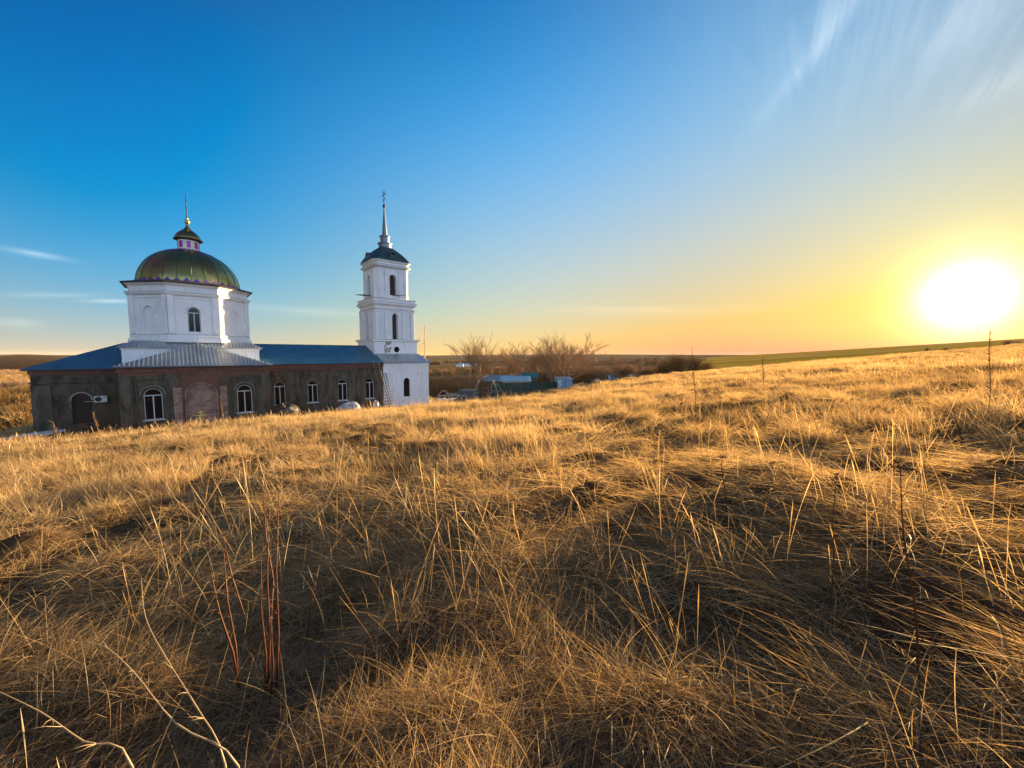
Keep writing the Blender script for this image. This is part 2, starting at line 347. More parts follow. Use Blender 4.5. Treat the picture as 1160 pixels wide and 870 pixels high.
def dome_mat():
    m, t = mat('gilded_dome_sheet'); tc = t.n('ShaderNodeTexCoord').outputs['Object']
    sp = t.n('ShaderNodeSeparateXYZ'); t.l(tc, sp.inputs[0])
    an = t.m('MULTIPLY', t.m('ARCTAN2', sp.outputs[1], sp.outputs[0]), 32/math.pi/2)
    fr = t.m('FRACT', an); zr = t.m('MULTIPLY', sp.outputs[2], 2.6)
    idx = t.n('ShaderNodeCombineXYZ'); t.l(t.m('FLOOR', an), idx.inputs[0]); t.l(t.m('FLOOR', t.m('ADD', zr, t.m('MULTIPLY', t.m('MODULO', t.m('FLOOR', an), 2.0), .5))), idx.inputs[1])
    wn = t.n('ShaderNodeTexWhiteNoise'); t.l(idx.outputs[0], wn.inputs[0])
    seam = t.m('MINIMUM', fr, t.m('SUBTRACT', 1.0, fr)); sm = t.ramp(seam, [(0.0, 1.0), (.06, 0.0)])
    c = t.mix(wn.outputs[0], (.31, .28, .11), (.21, .20, .08))
    c = t.mix(t.m('MULTIPLY', sm, .4), c, (.16, .17, .08))
    n = t.noise(tc, 1.6, 3, .5)
    h = t.m('ADD', t.m('MULTIPLY', n, .8), t.m('ADD', t.m('MULTIPLY', sm, .4), t.m('MULTIPLY', wn.outputs[0], .12)))
    finish(t, pbsdf(t, c, .26, .92, h, .35, bdist=.05)); return m
def glass_mat():
    m, t = mat('dark_window_glass'); tc = t.n('ShaderNodeTexCoord').outputs['Object']
    n = t.noise(tc, .9, 2, .5)
    finish(t, pbsdf(t, (.008, .008, .01), .12, 0, n, .05, spec=.22)); return m
def grass_mat(name, ramp_cols, transl=.5):
    m, t = mat(name)
    ai = t.n('ShaderNodeAttribute', attribute_name='tint', attribute_type='INSTANCER').outputs['Fac']
    ab = t.n('ShaderNodeAttribute', attribute_name='rnd', attribute_type='GEOMETRY').outputs['Fac']
    f = t.m('ADD', t.m('MULTIPLY', ai, .55), t.m('MULTIPLY', ab, .45))
    c = t.ramp(f, ramp_cols)
    a = t.n('ShaderNodeBsdfDiffuse'); t.l(c, a.inputs[0]); b = t.n('ShaderNodeBsdfTranslucent')
    c2 = t.mix(1.0, c, (1.0, .89, .64), 'MULTIPLY'); t.l(c2, b.inputs[0])
    mx = t.n('ShaderNodeMixShader'); mx.inputs[0].default_value = transl; t.l(a.outputs[0], mx.inputs[1]); t.l(b.outputs[0], mx.inputs[2])
    g = t.n('ShaderNodeBsdfGlossy'); g.inputs['Roughness'].default_value = .5; g.inputs[0].default_value = (.9, .85, .7, 1)
    m2 = t.n('ShaderNodeMixShader'); m2.inputs[0].default_value = .035; t.l(mx.outputs[0], m2.inputs[1]); t.l(g.outputs[0], m2.inputs[2])
    finish(t, m2.outputs[0]); return m
def ground_mat():
    m, t = mat('meadow_and_far_fields'); g = t.n('ShaderNodeNewGeometry').outputs['Position']
    sp = t.n('ShaderNodeSeparateXYZ'); t.l(g, sp.inputs[0]); x, y, z = sp.outputs
    r = t.m('SQRT', t.m('ADD', t.m('MULTIPLY', x, x), t.m('MULTIPLY', y, y)))
    n = t.noise(g, .35, 8, .65); nf = t.noise(g, 9, 6, .7)
    near = t.mix(t.ramp(n, [(.35, 0.0), (.65, 1.0)]), (.08, .052, .03), (.14, .09, .045))
    near = t.mix(t.ramp(nf, [(.4, .0), (.7, .8)]), near, (.04, .027, .016))
    # far fields in broad strips
    fl = t.noise(t.mapping(g, scale=(.0022, .006, 0), rot=(0, 0, .2)), 1.0, 2, .4)
    fl2 = t.noise(t.mapping(g, scale=(.0006, .0025, 0), rot=(0, 0, -.15), loc=(3, 1, 0)), 1.0, 3, .5)
    brush = t.noise(t.mapping(g, scale=(.02, .05, 0)), 1.0, 6, .7)
    far = t.ramp(fl, [(.30, (.07, .050, .032)), (.42, (.10, .072, .04)), (.46, (.22, .15, .075)), (.54, (.26, .18, .08)), (.58, (.10, .085, .045)), (.7, (.075, .055, .040))])
    far = t.mix(t.ramp(brush, [(.45, 0.0), (.65, .7)]), far, (.075, .055, .03))
    vfar = t.ramp(fl2, [(.35, (.09, .085, .06)), (.5, (.12, .11, .07)), (.6, (.19, .15, .09)), (.7, (.10, .09, .07))])
    # ploughed dark land to the left
    kk = t.m('DIVIDE', x, t.m('MAXIMUM', y, 1.0))
    lf = t.ramp(t.m('MULTIPLY', kk, -1.0), [(.55, 0.0), (.75, 1.0)])
    plw = t.ramp(t.m('DIVIDE', y, 6000.0), [(.085, 0.0), (.1, 1.0), (.5, 1.0), (.7, .2)])
    vfar = t.mix(t.m('MULTIPLY', lf, plw), vfar, (.040, .028, .024))
    far = t.mix(t.m('MULTIPLY', lf, .6), far, (.30, .20, .09))
    c = t.mix(t.ramp(t.m('DIVIDE', r, 300.0), [(.36, 0.0), (.5, 1.0)]), near, far)
    c = t.mix(t.ramp(t.m('DIVIDE', y, 2000.0), [(.28, 0.0), (.33, 1.0)]), c, vfar)
    # winter crop on the hill to the right, golden haze glow mixed into its colour
    gk = t.ramp(kk, [(.42, 0.0), (.46, 1.0)]); gy = t.ramp(t.m('DIVIDE', y, 1000.0), [(.14, 0.0), (.15, 1.0), (.60, 1.0), (.8, 0.0)])
    gs = t.noise(t.mapping(g, scale=(.004, .02, 0), rot=(0, 0, .35)), 1.0, 2, .4)
    gcol = t.ramp(gs, [(.36, (.40, .28, .035)), (.48, (.50, .34, .045)), (.52, (.55, .35, .08)), (.60, (.60, .38, .11)), (.66, (.42, .29, .045))])
    c = t.mix(t.m('MULTIPLY', gk, gy), c, gcol)
    finish(t, pbsdf(t, c, 1.0, 0, nf, .5, spec=0.0, bdist=.05)); return m
M = dict(
    seam=simple('tarnished_seam', (.13, .12, .05), .4, .8), white=whitewash(), plaster=old_plaster(),
    pink=brick_mat('pale_pink_brick', (.33, .165, .12), (.13, .06, .045), (.34, .27, .22)),
    red=brick_mat('red_brick', (.20, .065, .04), (.12, .042, .03), (.15, .10, .075)),
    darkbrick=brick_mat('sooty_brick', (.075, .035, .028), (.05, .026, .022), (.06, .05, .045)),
    blue=roof_metal('blue_roof_sheet', (.05, .19, .27), (.035, .13, .21), .45, .4),
    silver=roof_metal('galvanised_roof_sheet', (.50, .54, .56), (.34, .40, .43), .35, .6),
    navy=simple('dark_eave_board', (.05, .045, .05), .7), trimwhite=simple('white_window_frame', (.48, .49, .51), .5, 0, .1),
    purple=simple('purple_enamel', (.13, .03, .30), .35, .3), magenta=simple('magenta_pane', (.32, .03, .38), .3, .2),
    cream=simple('cream_paint', (.70, .64, .52), .6), dome=dome_mat(), glass=glass_mat(),
    spire=simple('zinc_spire_sheet', (.15, .18, .21), .42, .75, .25, 1.2), tgreen=simple('green_roof_tin', (.035, .075, .085), .5, .3, .35, 1.5),
    iron=simple('dark_iron', (.03, .03, .035), .5, .6), gilt=simple('gilded_ball', (.55, .42, .15), .3, .9),
    wood=simple('grey_weathered_wood', (.16, .13, .10), .9, 0, .4, 6), palewood=simple('pale_wood', (.42, .30, .19), .8, 0, .3, 6),
    trimold=simple('worn_plaster_trim', (.30, .28, .24), .9, 0, .35, 4), plaster2=simple('dark_plaster_moulding', (.06, .062, .045), .95, 0, .4, 3),
    ground=ground_mat(),
    straw=grass_mat('dry_straw', [(0.0, (.045, .030, .020)), (.22, (.13, .090, .050)), (.42, (.38, .265, .135)), (.68, (.62, .455, .235)), (1.0, (.82, .67, .42))]),
    brownstem=grass_mat('red_brown_stem', [(0.0, (.10, .035, .018)), (1.0, (.26, .10, .04))], .1),
    palestalk=grass_mat('pale_dry_stalk', [(0.0, (.40, .30, .17)), (1.0, (.48, .38, .22))], .2), weedstraw=grass_mat('weed_straw', [(0.0, (.25, .16, .08)), (1.0, (.42, .31, .16))], .4),
    bark=simple('grey_brown_bark', (.17, .12, .08), .95, 0, .35, 8), twig=grass_mat('brown_twigs', [(0.0, (.40, .26, .14)), (.6, (.42, .27, .145)), (1.0, (.46, .30, .16))], .25),
    willow=grass_mat('ochre_willow_twigs', [(0.0, (.24, .145, .05)), (.5, (.38, .235, .08)), (1.0, (.46, .30, .11))], .3),
)

# ------------------------------------------------------------------ ground sheet
def ground():
    na = 720
    rr = np.concatenate([[0.0], np.geomspace(.35, 60, 300), np.geomspace(61, 400, 150), np.geomspace(410, 9000, 120)])
    # denser angles ahead than behind
    u = np.linspace(0, 1, na, endpoint=False); ang = 2*np.pi*u-.55*np.sin(2*np.pi*u)*-1*-1
    Rr, Aa = np.meshgrid(rr, ang, indexing='ij')
    X = Rr*np.sin(Aa); Y = Rr*np.cos(Aa); Z = terr(X, Y)
    Vv = np.stack([X, Y, Z], -1).reshape(-1, 3)
    i = np.arange(len(rr)-1)[:, None]*na; j = np.arange(na)[None, :]; j2 = (j+1) % na
    F = np.stack([i+j, i+na+j, i+na+j2, i+j2], -1).reshape(-1, 4)[:, ::-1]
    me = npmesh('ground', Vv, F, [M['ground']]); me.polygons.foreach_set('use_smooth', np.ones(len(me.polygons), bool))
    o = bpy.data.objects.new('ground', me); C.objects.link(o); tag(o, kind='structure')
    return o
ground()

# ------------------------------------------------------------------ church
CH = (PC[0], PC[1], BASE)
def Zc(z): return z-BASE
def arch_pts(c, w, zsp, ztop, n=12):
    return [(c-w/2*math.cos(math.pi*i/n), zsp+(ztop-zsp)*math.sin(math.pi*i/n)) for i in range(n+1)]
def wall(mb, T, s0, s1, z0, z1, ops=(), depth=.25):
    """a wall face in the frame T(s, d, z) with arched openings (c, w, sill, spring, top) and their reveals"""
    cur = s0
    def q(pts): o = len(mb.v); mb.v += [T(*p) for p in pts]; mb.f.append(tuple(range(o, o+len(pts))))
    for c, w, zs, zp, zt in sorted(ops):
        a, b = c-w/2, c+w/2
        q([(cur, 0, z0), (a, 0, z0), (a, 0, z1), (cur, 0, z1)])
        q([(a, 0, z0), (b, 0, z0), (b, 0, zs), (a, 0, zs)])
        P = arch_pts(c, w, zp, zt)
        for (x0, y0), (x1, y1) in zip(P[:-1], P[1:]): q([(x0, 0, y0), (x1, 0, y1), (x1, 0, z1), (x0, 0, z1)])
        loop = [(a, zs)]+P+[(b, zs)]
        for (x0, y0), (x1, y1) in zip(loop, loop[1:]+loop[:1]): q([(x0, 0, y0), (x0, depth, y0), (x1, depth, y1), (x1, 0, y1)])
        cur = b
    q([(cur, 0, z0), (s1, 0, z0), (s1, 0, z1), (cur, 0, z1)])
def arch_band(mb, T, c, w, zs, zp, zt, bw, d0, d1, legs=0.0):
    """raised band round an arch; legs = how far it runs down below the spring"""
    A = arch_pts(c, w, zp, zt); B = arch_pts(c, w+2*bw, zp, zt+bw)
    if legs: A = [(c-w/2, zp-legs)]+A+[(c+w/2, zp-legs)]; B = [(c-w/2-bw, zp-legs)]+B+[(c+w/2+bw, zp-legs)]
    n = len(A); v = []
    for d in (d0, d1):
        v += [T(x, d, z) for x, z in A]+[T(x, d, z) for x, z in B]
    f = []
    for i in range(n-1):
        f += [(i, i+1, n+i+1, n+i), (2*n+i, 3*n+i, 3*n+i+1, 2*n+i+1), (n+i, n+i+1, 3*n+i+1, 3*n+i), (i+1, i, 2*n+i, 2*n+i+1)]
    f += [(0, n, 3*n, 2*n), (n-1, 2*n-1+2*n, 2*n-1, n-1)][:1]
    f += [(n-1, 3*n-1, 4*n-1, 2*n-1)]
    mb.add(v, f)
def Tfront(m, s=0.0): return lambda a, d, z: (a, m+d, z)
def Tface(c, r, th):
    """frame of a face at distance r from centre c, outward direction angle th (church local)"""
    nx, ny = math.cos(th), math.sin(th); tx, ty = -ny, nx
    return lambda a, d, z: (c[0]+nx*(r-d)+tx*a, c[1]+ny*(r-d)+ty*a, z)
def window(parent, T, c, w, zs, zp, zt, depth=.2, mull=True, name='window', frame='trimwhite', pane='glass', sill=True, rail=True):
    f = MB(); fw = .055; d0, d1 = depth-.07, depth+.0
    if frame:
        P = arch_pts(c, w-.02, zp, zt-.01); I = arch_pts(c, w-.02-2*fw, zp, zt-.01-fw)
        n = len(P); L0 = [(c-w/2+.01, zs)]+P+[(c+w/2-.01, zs)]; L1 = [(c-w/2+.01+fw, zs+fw)]+I+[(c+w/2-.01-fw, zs+fw)]
        if frame == 'trimwhite': lo = slice(0, None)
        k = len(L0)
        v = [T(x, d0, z) for x, z in L0]+[T(x, d0, z) for x, z in L1]+[T(x, d1, z) for x, z in L0]+[T(x, d1, z) for x, z in L1]
        fs = []
        for i in range(k):
            j = (i+1) % k
            fs += [(i, j, k+j, k+i), (k+i, k+j, 3*k+j, 3*k+i)]
        f.add(v, fs)
        if mull: f.box(c-.035, c+.035, d0-.012, d1, zs+fw, zp, T=T)
        if rail: f.box(c-w/2+.06, c+w/2-.06, d0-.008, d1-.004, zp-.04, zp+.04, T=T)
        if sill: f.box(c-w/2-.12, c+w/2+.12, -.07, depth-.08, zs-.07, zs-.003, T=T)
        fo = f.build(name, M[frame], parent, dz=-BASE)
    p = MB(); P = arch_pts(c, w, zp, zt); L = [(c-w/2, zs)]+P+[(c+w/2, zs)]
    p.add([T(x, depth-.02, z) for x, z in L], [tuple(range(len(L)))[::-1]])
    po = p.build('pane' if frame else name, M[pane], fo if frame else parent, dz=-BASE)
    return fo if frame else po
def slope(mb, e0, e1, r0, r1, pitch=.24, rw=.11, rh=.035, th=.03):
    e0, e1, r0, r1 = map(Vector, (e0, e1, r0, r1))
    L = (e1-e0).length; ex = (e1-e0).normalized(); q = r0-e0; a = q.dot(ex); up = q-ex*a; h = up.length; uy = up.normalized()
    b = (r1-e0).dot(ex); N = ex.cross(uy).normalized()
    if N.z < 0: N = -N
    tri = (r0-r1).length < .01
    top = [e0, e1, r1, r0] if not tri else [e0, e1, r0]
    k = len(top); mb.add([p for p in top]+[p-N*th for p in top], [tuple(range(k)), tuple(range(2*k-1, k-1, -1))]+[((i+1) % k, i, k+i, k+(i+1) % k) for i in range(k)])
    s = pitch/2
    while s < L:
        def vm(s):
            if a > 1e-6 and s < a: return h*s/a
            if s > b and L-b > 1e-6: return h*(L-s)/(L-b)
            return h
        s0, s1 = s-rw/2, s+rw/2
        h0, h1 = max(vm(s0), 0), max(vm(s1), 0)
        if min(h0, h1) > .05:
            P = lambda ss, v, n: e0+ex*ss+uy*v+N*n
            i = rw*.25
            mb.add([P(s0, 0, 0), P(s0+i, 0, rh), P(s1-i, 0, rh), P(s1, 0, 0), P(s0, h0, 0), P(s0+i, h0, rh), P(s1-i, h1, rh), P(s1, h1, 0)],
                   [(0, 1, 5, 4), (1, 2, 6, 5), (2, 3, 7, 6), (3, 2, 1, 0), (4, 5, 6, 7)])
        s += pitch
def ortho_cross(mb, x, y, z0, z1, bar, r=.03):
    """three-barred cross whose bars run along local y"""
    h = z1-z0; mb.tube([(x, y, z0), (x, y, z1)], [r*1.3, r*.8], 6)
    zc = z0+h*.66
    mb.bar((x, y-bar/2, zc), (x, y+bar/2, zc), r*2, r*2)
    mb.bar((x, y-bar*.24, z0+h*.83), (x, y+bar*.24, z0+h*.83), r*1.8, r*1.8)
    mb.bar((x, y-bar*.26, z0+h*.40), (x, y+bar*.26, z0+h*.33), r*1.8, r*1.8)
    for sx in (-1, 1): mb.lathe([(0.01, zc-.05), (.05, zc), (.01, zc+.05)], 6, (x, y+sx*bar/2))

def church():
    root = empty('church', CH, A40, 'old church with a green-gold dome on a white drum and dark bare walls', 'church')
    B = lambda mb, name, m, par=root, smooth=False: mb.build(name, M[m], par, smooth, dz=-BASE)
    z0, ze = BASE-.6, -1.0
    WT = 1.10
    # --- transept (nearest the camera)
    w = MB(); ops = [(-2.86, WT, -5.05, -3.15, -2.6), (3.04, WT, -5.05, -3.15, -2.6), (.1, 2.3, -7.0+1.2, -3.3, -2.2)]
    wall(w, Tfront(0), -4.7, 4.95, z0, ze, ops)
    w.add([(-4.7, 0, z0), (-4.7, 3.5, z0), (-4.7, 3.5, ze), (-4.7, 0, ze)], [(0, 3, 2, 1)])
    w.add([(4.95, 0, z0), (4.95, 3.5, z0), (4.95, 3.5, ze), (4.95, 0, ze)], [(0, 1, 2, 3)])
    # corner pilasters and raised surrounds
    for a, b in ((-4.72, -4.0), (4.25, 4.97)): w.box(a, b, -.1, .02, z0, -1.75)
    tw = B(w, 'transept_wall', 'plaster')
    for c in (-2.86, 3.04):
        s = MB()
        for a, b, zz0, zz1 in ((c-.98, c-.84, -5.7, -2.0), (c+.84, c+.98, -5.7, -2.0), (c-.98, c+.98, -2.0, -1.86)): s.box(a, b, -.06, .02, zz0, zz1)
        arch_band(s, Tfront(0), c, WT+.02, 0, -3.15, -2.58, .17, -.07, .02, .0)
        B(s, 'window_surround', 'plaster2', tw)
    for c in (-2.86, 3.04):
        s = MB(); arch_band(s, Tfront(0), c, WT+.36, 0, -3.12, -2.40, .035, -.10, -.03, 0)
        B(s, 'arch_trim', 'trimold', tw)
    # brick bay in the middle
    s = MB(); s.box(-1.68, -1.15, -.07, .03, z0, -2.62); s.box(1.32, 1.80, -.07, .03, z0, -2.62); 
    s.box(-1.05, 1.25, .12, .3, z0, -2.2)
    B(s, 'brick_infill', 'pink', tw)
    s = MB(); wall(s, Tfront(-.05), -1.15, 1.32, z0, -2.16, [(.1, 2.3, -5.8, -3.3, -2.2)], .1); s.box(-1.15, 1.8, -.05, .02, -2.15, -1.02)
    B(s, 'exposed_brick', 'red', tw)
    s = MB(); arch_band(s, Tfront(0), .1, 2.0, 0, -3.2, -2.33, .09, -.09, .1, 2.2)
    B(s, 'brick_arch', 'pink', tw)
    for c in (-2.86, 3.04): window(root, Tfront(0), c, WT, -5.05, -3.15, -2.6)
    # --- east arm
    w = MB(); wall(w, Tfront(3.5), -9.55, -4.7, z0, -1.12, [(-7.1, 1.05, -5.3, -3.5, -2.95)])
    w.add([(-9.55, 3.5, z0), (-9.55, 13, z0), (-9.55, 13, -1.12), (-9.55, 3.5, -1.12)], [(0, 3, 2, 1)])
    w.add([(-9.55, 13, z0), (-4.7, 13, z0), (-4.7, 13, -1.12), (-9.55, 13, -1.12)], [(0, 3, 2, 1)])
    w.box(-9.58, -8.6, 3.4, 3.52, z0, -2.3); w.box(-9.6, -4.72, 3.34, 3.52, -2.12, -2.0)
    ew = B(w, 'east_wall', 'plaster')
    s = MB(); arch_band(s, Tfront(3.5), -7.1, 1.05, 0, -3.5, -2.95, .1, -.08, .02, 0); B(s, 'arch_trim', 'trimold', ew)
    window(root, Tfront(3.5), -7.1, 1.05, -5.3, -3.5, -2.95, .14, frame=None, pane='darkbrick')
    g = MB()
    for i in range(6): g.tube([(-7.55+.18*i, 3.55, -5.3), (-7.55+.18*i, 3.55, -3.2)], .012, 4)
    for i in range(8): g.tube([(-7.6, 3.545, -5.2+.26*i), (-6.6, 3.545, -5.2+.26*i)], .012, 4)
    B(g, 'window_grille', 'iron', ew)
    # --- nave
    w = MB(); nw = [6.32, 9.33, 12.35, 15.35]
    wall(w, Tfront(3.5), 4.75, 16.95, z0, ze, [(c, .98, -5.0, -3.15, -2.65) for c in nw])
    w.add([(4.75, 13, z0), (16.95, 13, z0), (16.95, 13, ze), (4.75, 13, ze)], [(0, 3, 2, 1)])
    for c in (4.8, 7.8, 10.85, 13.85): w.box(c, c+.5, 3.42, 3.52, z0, -2.0)
    w.box(4.75, 16.9, 3.36, 3.52, -1.62, -1.5)
    nwo = B(w, 'nave_wall', 'plaster')
    for c in nw:
        s = MB(); arch_band(s, Tfront(3.5), c, 1.0, 0, -3.15, -2.65, .12, -.06, .02, .5)
        B(s, 'window_surround', 'plaster2', nwo)
    s = MB()
    for c in (9.33,): arch_band(s, Tfront(3.5), c, 1.26, 0, -3.12, -2.5, .03, -.08, -.02, 0)
    B(s, 'arch_trim', 'trimold', nwo)
    for c in nw: window(root, Tfront(3.5), c, .98, -5.0, -3.15, -2.65)
    # brick cornice + eave boards
    s = MB(); s.box(-4.78, 5.03, -.12, .0, -1.32, -1.0); s.box(-4.84, 5.1, -.2, 3.3, -1.0, -.94)
    s.box(-9.64, -4.78, 3.4, 3.5, -1.45, -1.14); s.box(5.03, 16.95, 3.36, 3.5, -1.3, -1.0)
    B(s, 'brick_cornice', 'red')
    s = MB(); s.box(-4.97, 5.25, -.34, -.30, -1.0, -.90); s.box(-9.9, -4.97, 3.16, 3.2, -1.16, -1.06); s.box(5.28, 16.95, 3.16, 3.2, -1.0, -.905)
    s.box(-4.97, 5.25, -.30, 0, -1.0, -.98); s.box(-9.9, -4.97, 3.2, 3.5, -1.16, -1.14); s.box(5.25, 16.95, 3.2, 3.5, -1.0, -.975)
    B(s, 'eave_board', 'navy')
    # --- white block over the crossing
    s = MB(); s.box(-4.72, 4.72, 3.52, 12.9, -1.05, .58); s.box(-4.80, 4.80, 3.44, 12.98, .45, .60)
    B(s, 'crossing_block', 'white')
    s = MB(); zt_ = 1.22; q = 4.0
    E = [(-5.0, 3.24, .62), (5.0, 3.24, .62), (5.0, 13.2, .62), (-5.0, 13.2, .62)]; Q = [(-q, 8.2-q, zt_), (q, 8.2-q, zt_), (q, 8.2+q, zt_), (-q, 8.2+q, zt_)]
    for i in range(4): slope(s, E[i], E[(i+1) % 4], Q[i], Q[(i+1) % 4])
    B(s, 'crossing_roof', 'silver')
    # --- roofs
    s = MB(); ap = (.12, 3.3, 1.02)
    slope(s, (-4.97, -.32, -.9), (5.25, -.32, -.9), ap, ap, .26, .13, .085)
    slope(s, (5.25, -.32, -.9), (5.25, 3.5, -.9), (.12, 3.3, 1.02), (.12, 3.5, 1.02), .26)
    slope(s, (-4.97, 3.5, -.9), (-4.97, -.32, -.9), (.12, 3.5, 1.02), (.12, 3.3, 1.02), .26)
    B(s, 'transept_roof', 'silver')
    s = MB()
    slope(s, (-9.95, 3.18, -1.06), (-4.72, 3.18, -1.06), (-4.9, 8.3, 1.1), (-4.72, 8.3, 1.1), .24, .08, .02)
    slope(s, (-9.95, 13.3, -1.06), (-9.95, 3.18, -1.06), (-4.9, 8.3, 1.1), (-4.9, 8.28, 1.1), .24, .08, .02)
    B(s, 'east_roof', 'blue')
    s = MB()
    slope(s, (4.73, 3.18, -.9), (16.95, 3.18, -.9), (4.73, 8.3, 1.12), (16.95, 8.3, 1.12), .24, .08, .02)
    slope(s, (16.95, 13.3, -.9), (4.73, 13.3, -.9), (16.95, 8.3, 1.12), (4.73, 8.3, 1.12), .24, .08, .02)
    s.tube([(4.8, 8.3, 1.14), (16.95, 8.3, 1.14)], .07, 6)
    B(s, 'nave_roof', 'blue')
    # --- drum (octagon)
    ctr = (0.0, 8.2); rot = R(22.5); ap8 = 4.22; c8 = 1/math.cos(R(22.5))
    s = MB()
    def oct(r0, za, zb, r1=None): s.lathe([(r0*c8, za), ((r1 or r0)*c8, zb)], 8, ctr, rot)
    # walls with openings, on eight faces
    hw = ap8*math.tan(R(22.5))
    for i in range(8):
        th = R(-90+45*i); T = Tface(ctr, ap8, th)
        if i % 2 == 0: wall(s, T, -hw, hw, 1.6, 5.6, [(0, .88, 2.05, 3.75, 4.25)], .22)
        else: wall(s, T, -hw, hw, 1.6, 5.6, [(0, 1.0, 2.15, 3.75, 4.25)], .10)
        for a, b in ((-hw+.02, -hw+.42), (hw-.42, hw-.02)): s.box(a, b, -.14, .02, 1.9, 5.2, T=T)
        arch_band(s, T, 0, 1.0, 0, 3.75, 4.27, .12, -.08, .01, 0)
        for sx in (-1, 1): s.box(sx*.56-.12 if sx < 0 else .44, sx*.44 if sx < 0 else .68, -.1, .01, 3.66, 3.75, T=T)
    dr = B(s, 'drum', 'white')
    s = MB(); oct(ap8+.28, 1.12, 1.42); oct(ap8+.22, 1.42, 1.6, ap8+.12); oct(ap8+.16, 1.6, 1.78); oct(ap8+.14, 1.78, 1.9, ap8+.02)
    B(s, 'drum_base', 'white', dr)
    s = MB(); oct(ap8+.08, 4.95, 5.1); oct(ap8+.12, 5.2, 5.35, ap8+.3); oct(ap8+.3, 5.35, 5.45); oct(ap8+.05, 5.45, 6.1); oct(ap8+.1, 6.0, 6.22, ap8+.36)
    B(s, 'drum_cornice', 'white', dr)
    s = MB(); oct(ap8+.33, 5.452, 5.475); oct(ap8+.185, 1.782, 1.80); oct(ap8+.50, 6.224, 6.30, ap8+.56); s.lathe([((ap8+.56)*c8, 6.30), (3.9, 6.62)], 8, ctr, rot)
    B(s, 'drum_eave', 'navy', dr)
    for i in range(8):
        th = R(-90+45*i); T = Tface(ctr, ap8, th)
        if i % 2 == 0: window(root, T, 0, .88, 2.05, 3.75, 4.25, .2, sill=False)
        else:
            p = MB(); L = [(-.5, 2.15)]+arch_pts(0, 1.0, 3.75, 4.25)+[(.5, 2.15)]
            p.add([T(x, .098, z) for x, z in L], [tuple(range(len(L)))[::-1]]); B(p, 'blind_arch', 'white', dr)
    # --- dome
    RD = 3.92; H = 3.55
    prof = [(RD*math.cos(a)**.92, 6.45+H*math.sin(a)) for a in [R(x) for x in range(0, 80, 4)]]
    s = MB(); s.lathe([(RD+.02, 6.3)]+prof, 64, ctr, 0)
    me = B(s, 'dome', 'dome', root, True)
    me.location = (ctr[0], ctr[1], 0)
    for v in me.data.vertices: v.co.x -= ctr[0]; v.co.y -= ctr[1]
    s = MB()
    for k in range(24):
        a = 2*math.pi*k/24; s.tube([(ctr[0]+(rr_+.008)*math.cos(a), ctr[1]+(rr_+.008)*math.sin(a), zz_) for rr_, zz_ in prof], .034, 5)
    B(s, 'dome_seams', 'seam', me).location = (-ctr[0], -ctr[1], 0)
    s = MB(); nT = 36
    for k in range(nT):
        a0, a1 = 2*math.pi*k/nT, 2*math.pi*(k+1)/nT; am = (a0+a1)/2
        pt = lambda a, r, z: (ctr[0]+r*math.cos(a), ctr[1]+r*math.sin(a), z)
        w_ = (a1-a0)*.42
        s.add([pt(am-w_, RD+.05, 6.52), pt(am+w_, RD+.05, 6.52), pt(am, RD-.01, 6.86), pt(am-w_, RD+.01, 6.52), pt(am+w_, RD+.01, 6.52), pt(am, RD-.05, 6.86)],
              [(0, 1, 2), (5, 4, 3), (0, 3, 4, 1), (1, 4, 5, 2), (2, 5, 3, 0)])
    B(s, 'dome_fringe', 'purple', me).location = (-ctr[0], -ctr[1], 0)
    s = MB()
    for k in range(18):
        a0, a1 = 2*math.pi*k/18, 2*math.pi*(k+1)/18; am = (a0+a1)/2; w_ = (a1-a0)*.45
        s.add([pt(am-w_, 1.03, 9.99), pt(am+w_, 1.03, 9.99), pt(am, 2.0, 9.64), pt(am-w_, 1.03, 9.8), pt(am+w_, 1.03, 9.8), pt(am, 1.95, 9.52)],
              [(0, 1, 2), (5, 4, 3), (0, 3, 4, 1), (1, 4, 5, 2), (2, 5, 3, 0)])
    B(s, 'dome_fringe', 'purple', me).location = (-ctr[0], -ctr[1], 0)
    # lantern
    s = MB(); s.lathe([(.98, 9.72), (.98, 9.98), (.80, 10.02), (.80, 10.95), (.9, 10.97)], 16, ctr); ln = B(s, 'lantern', 'cream')
    for k in range(8):
        T = Tface(ctr, .83, R(-90+45*k)); s = MB(); s.box(-.14, .14, -.0, .06, 10.18, 10.78, T=T)
        B(s, 'lantern_window', 'magenta', ln)
    s = MB(); s.lathe([(.85, 10.90), (1.12, 10.98), (1.12, 11.04)], 24, ctr); B(s, 'lantern_eave', 'navy', ln)
    s = MB(); s.lathe([(1.10, 11.045), (1.0, 11.2), (.92, 11.4), (.78, 11.6), (.55, 11.8), (.32, 12.0), (.16, 12.2), (.09, 12.45), (.09, 12.55)], 24, ctr); B(s, 'lantern_cap', 'dome', root, True)
    s = MB(); s.lathe([(.05, 12.5), (.17, 12.58), (.24, 12.72), (.17, 12.88), (.05, 12.95), (.12, 13.0), (.12, 13.06), (.03, 13.12)], 16, ctr); B(s, 'finial_ball', 'gilt', root, True)
    s = MB(); ortho_cross(s, ctr[0], ctr[1], 13.1, 15.45, 1.2, .035); B(s, 'cross', 'iron')
    return root
church()

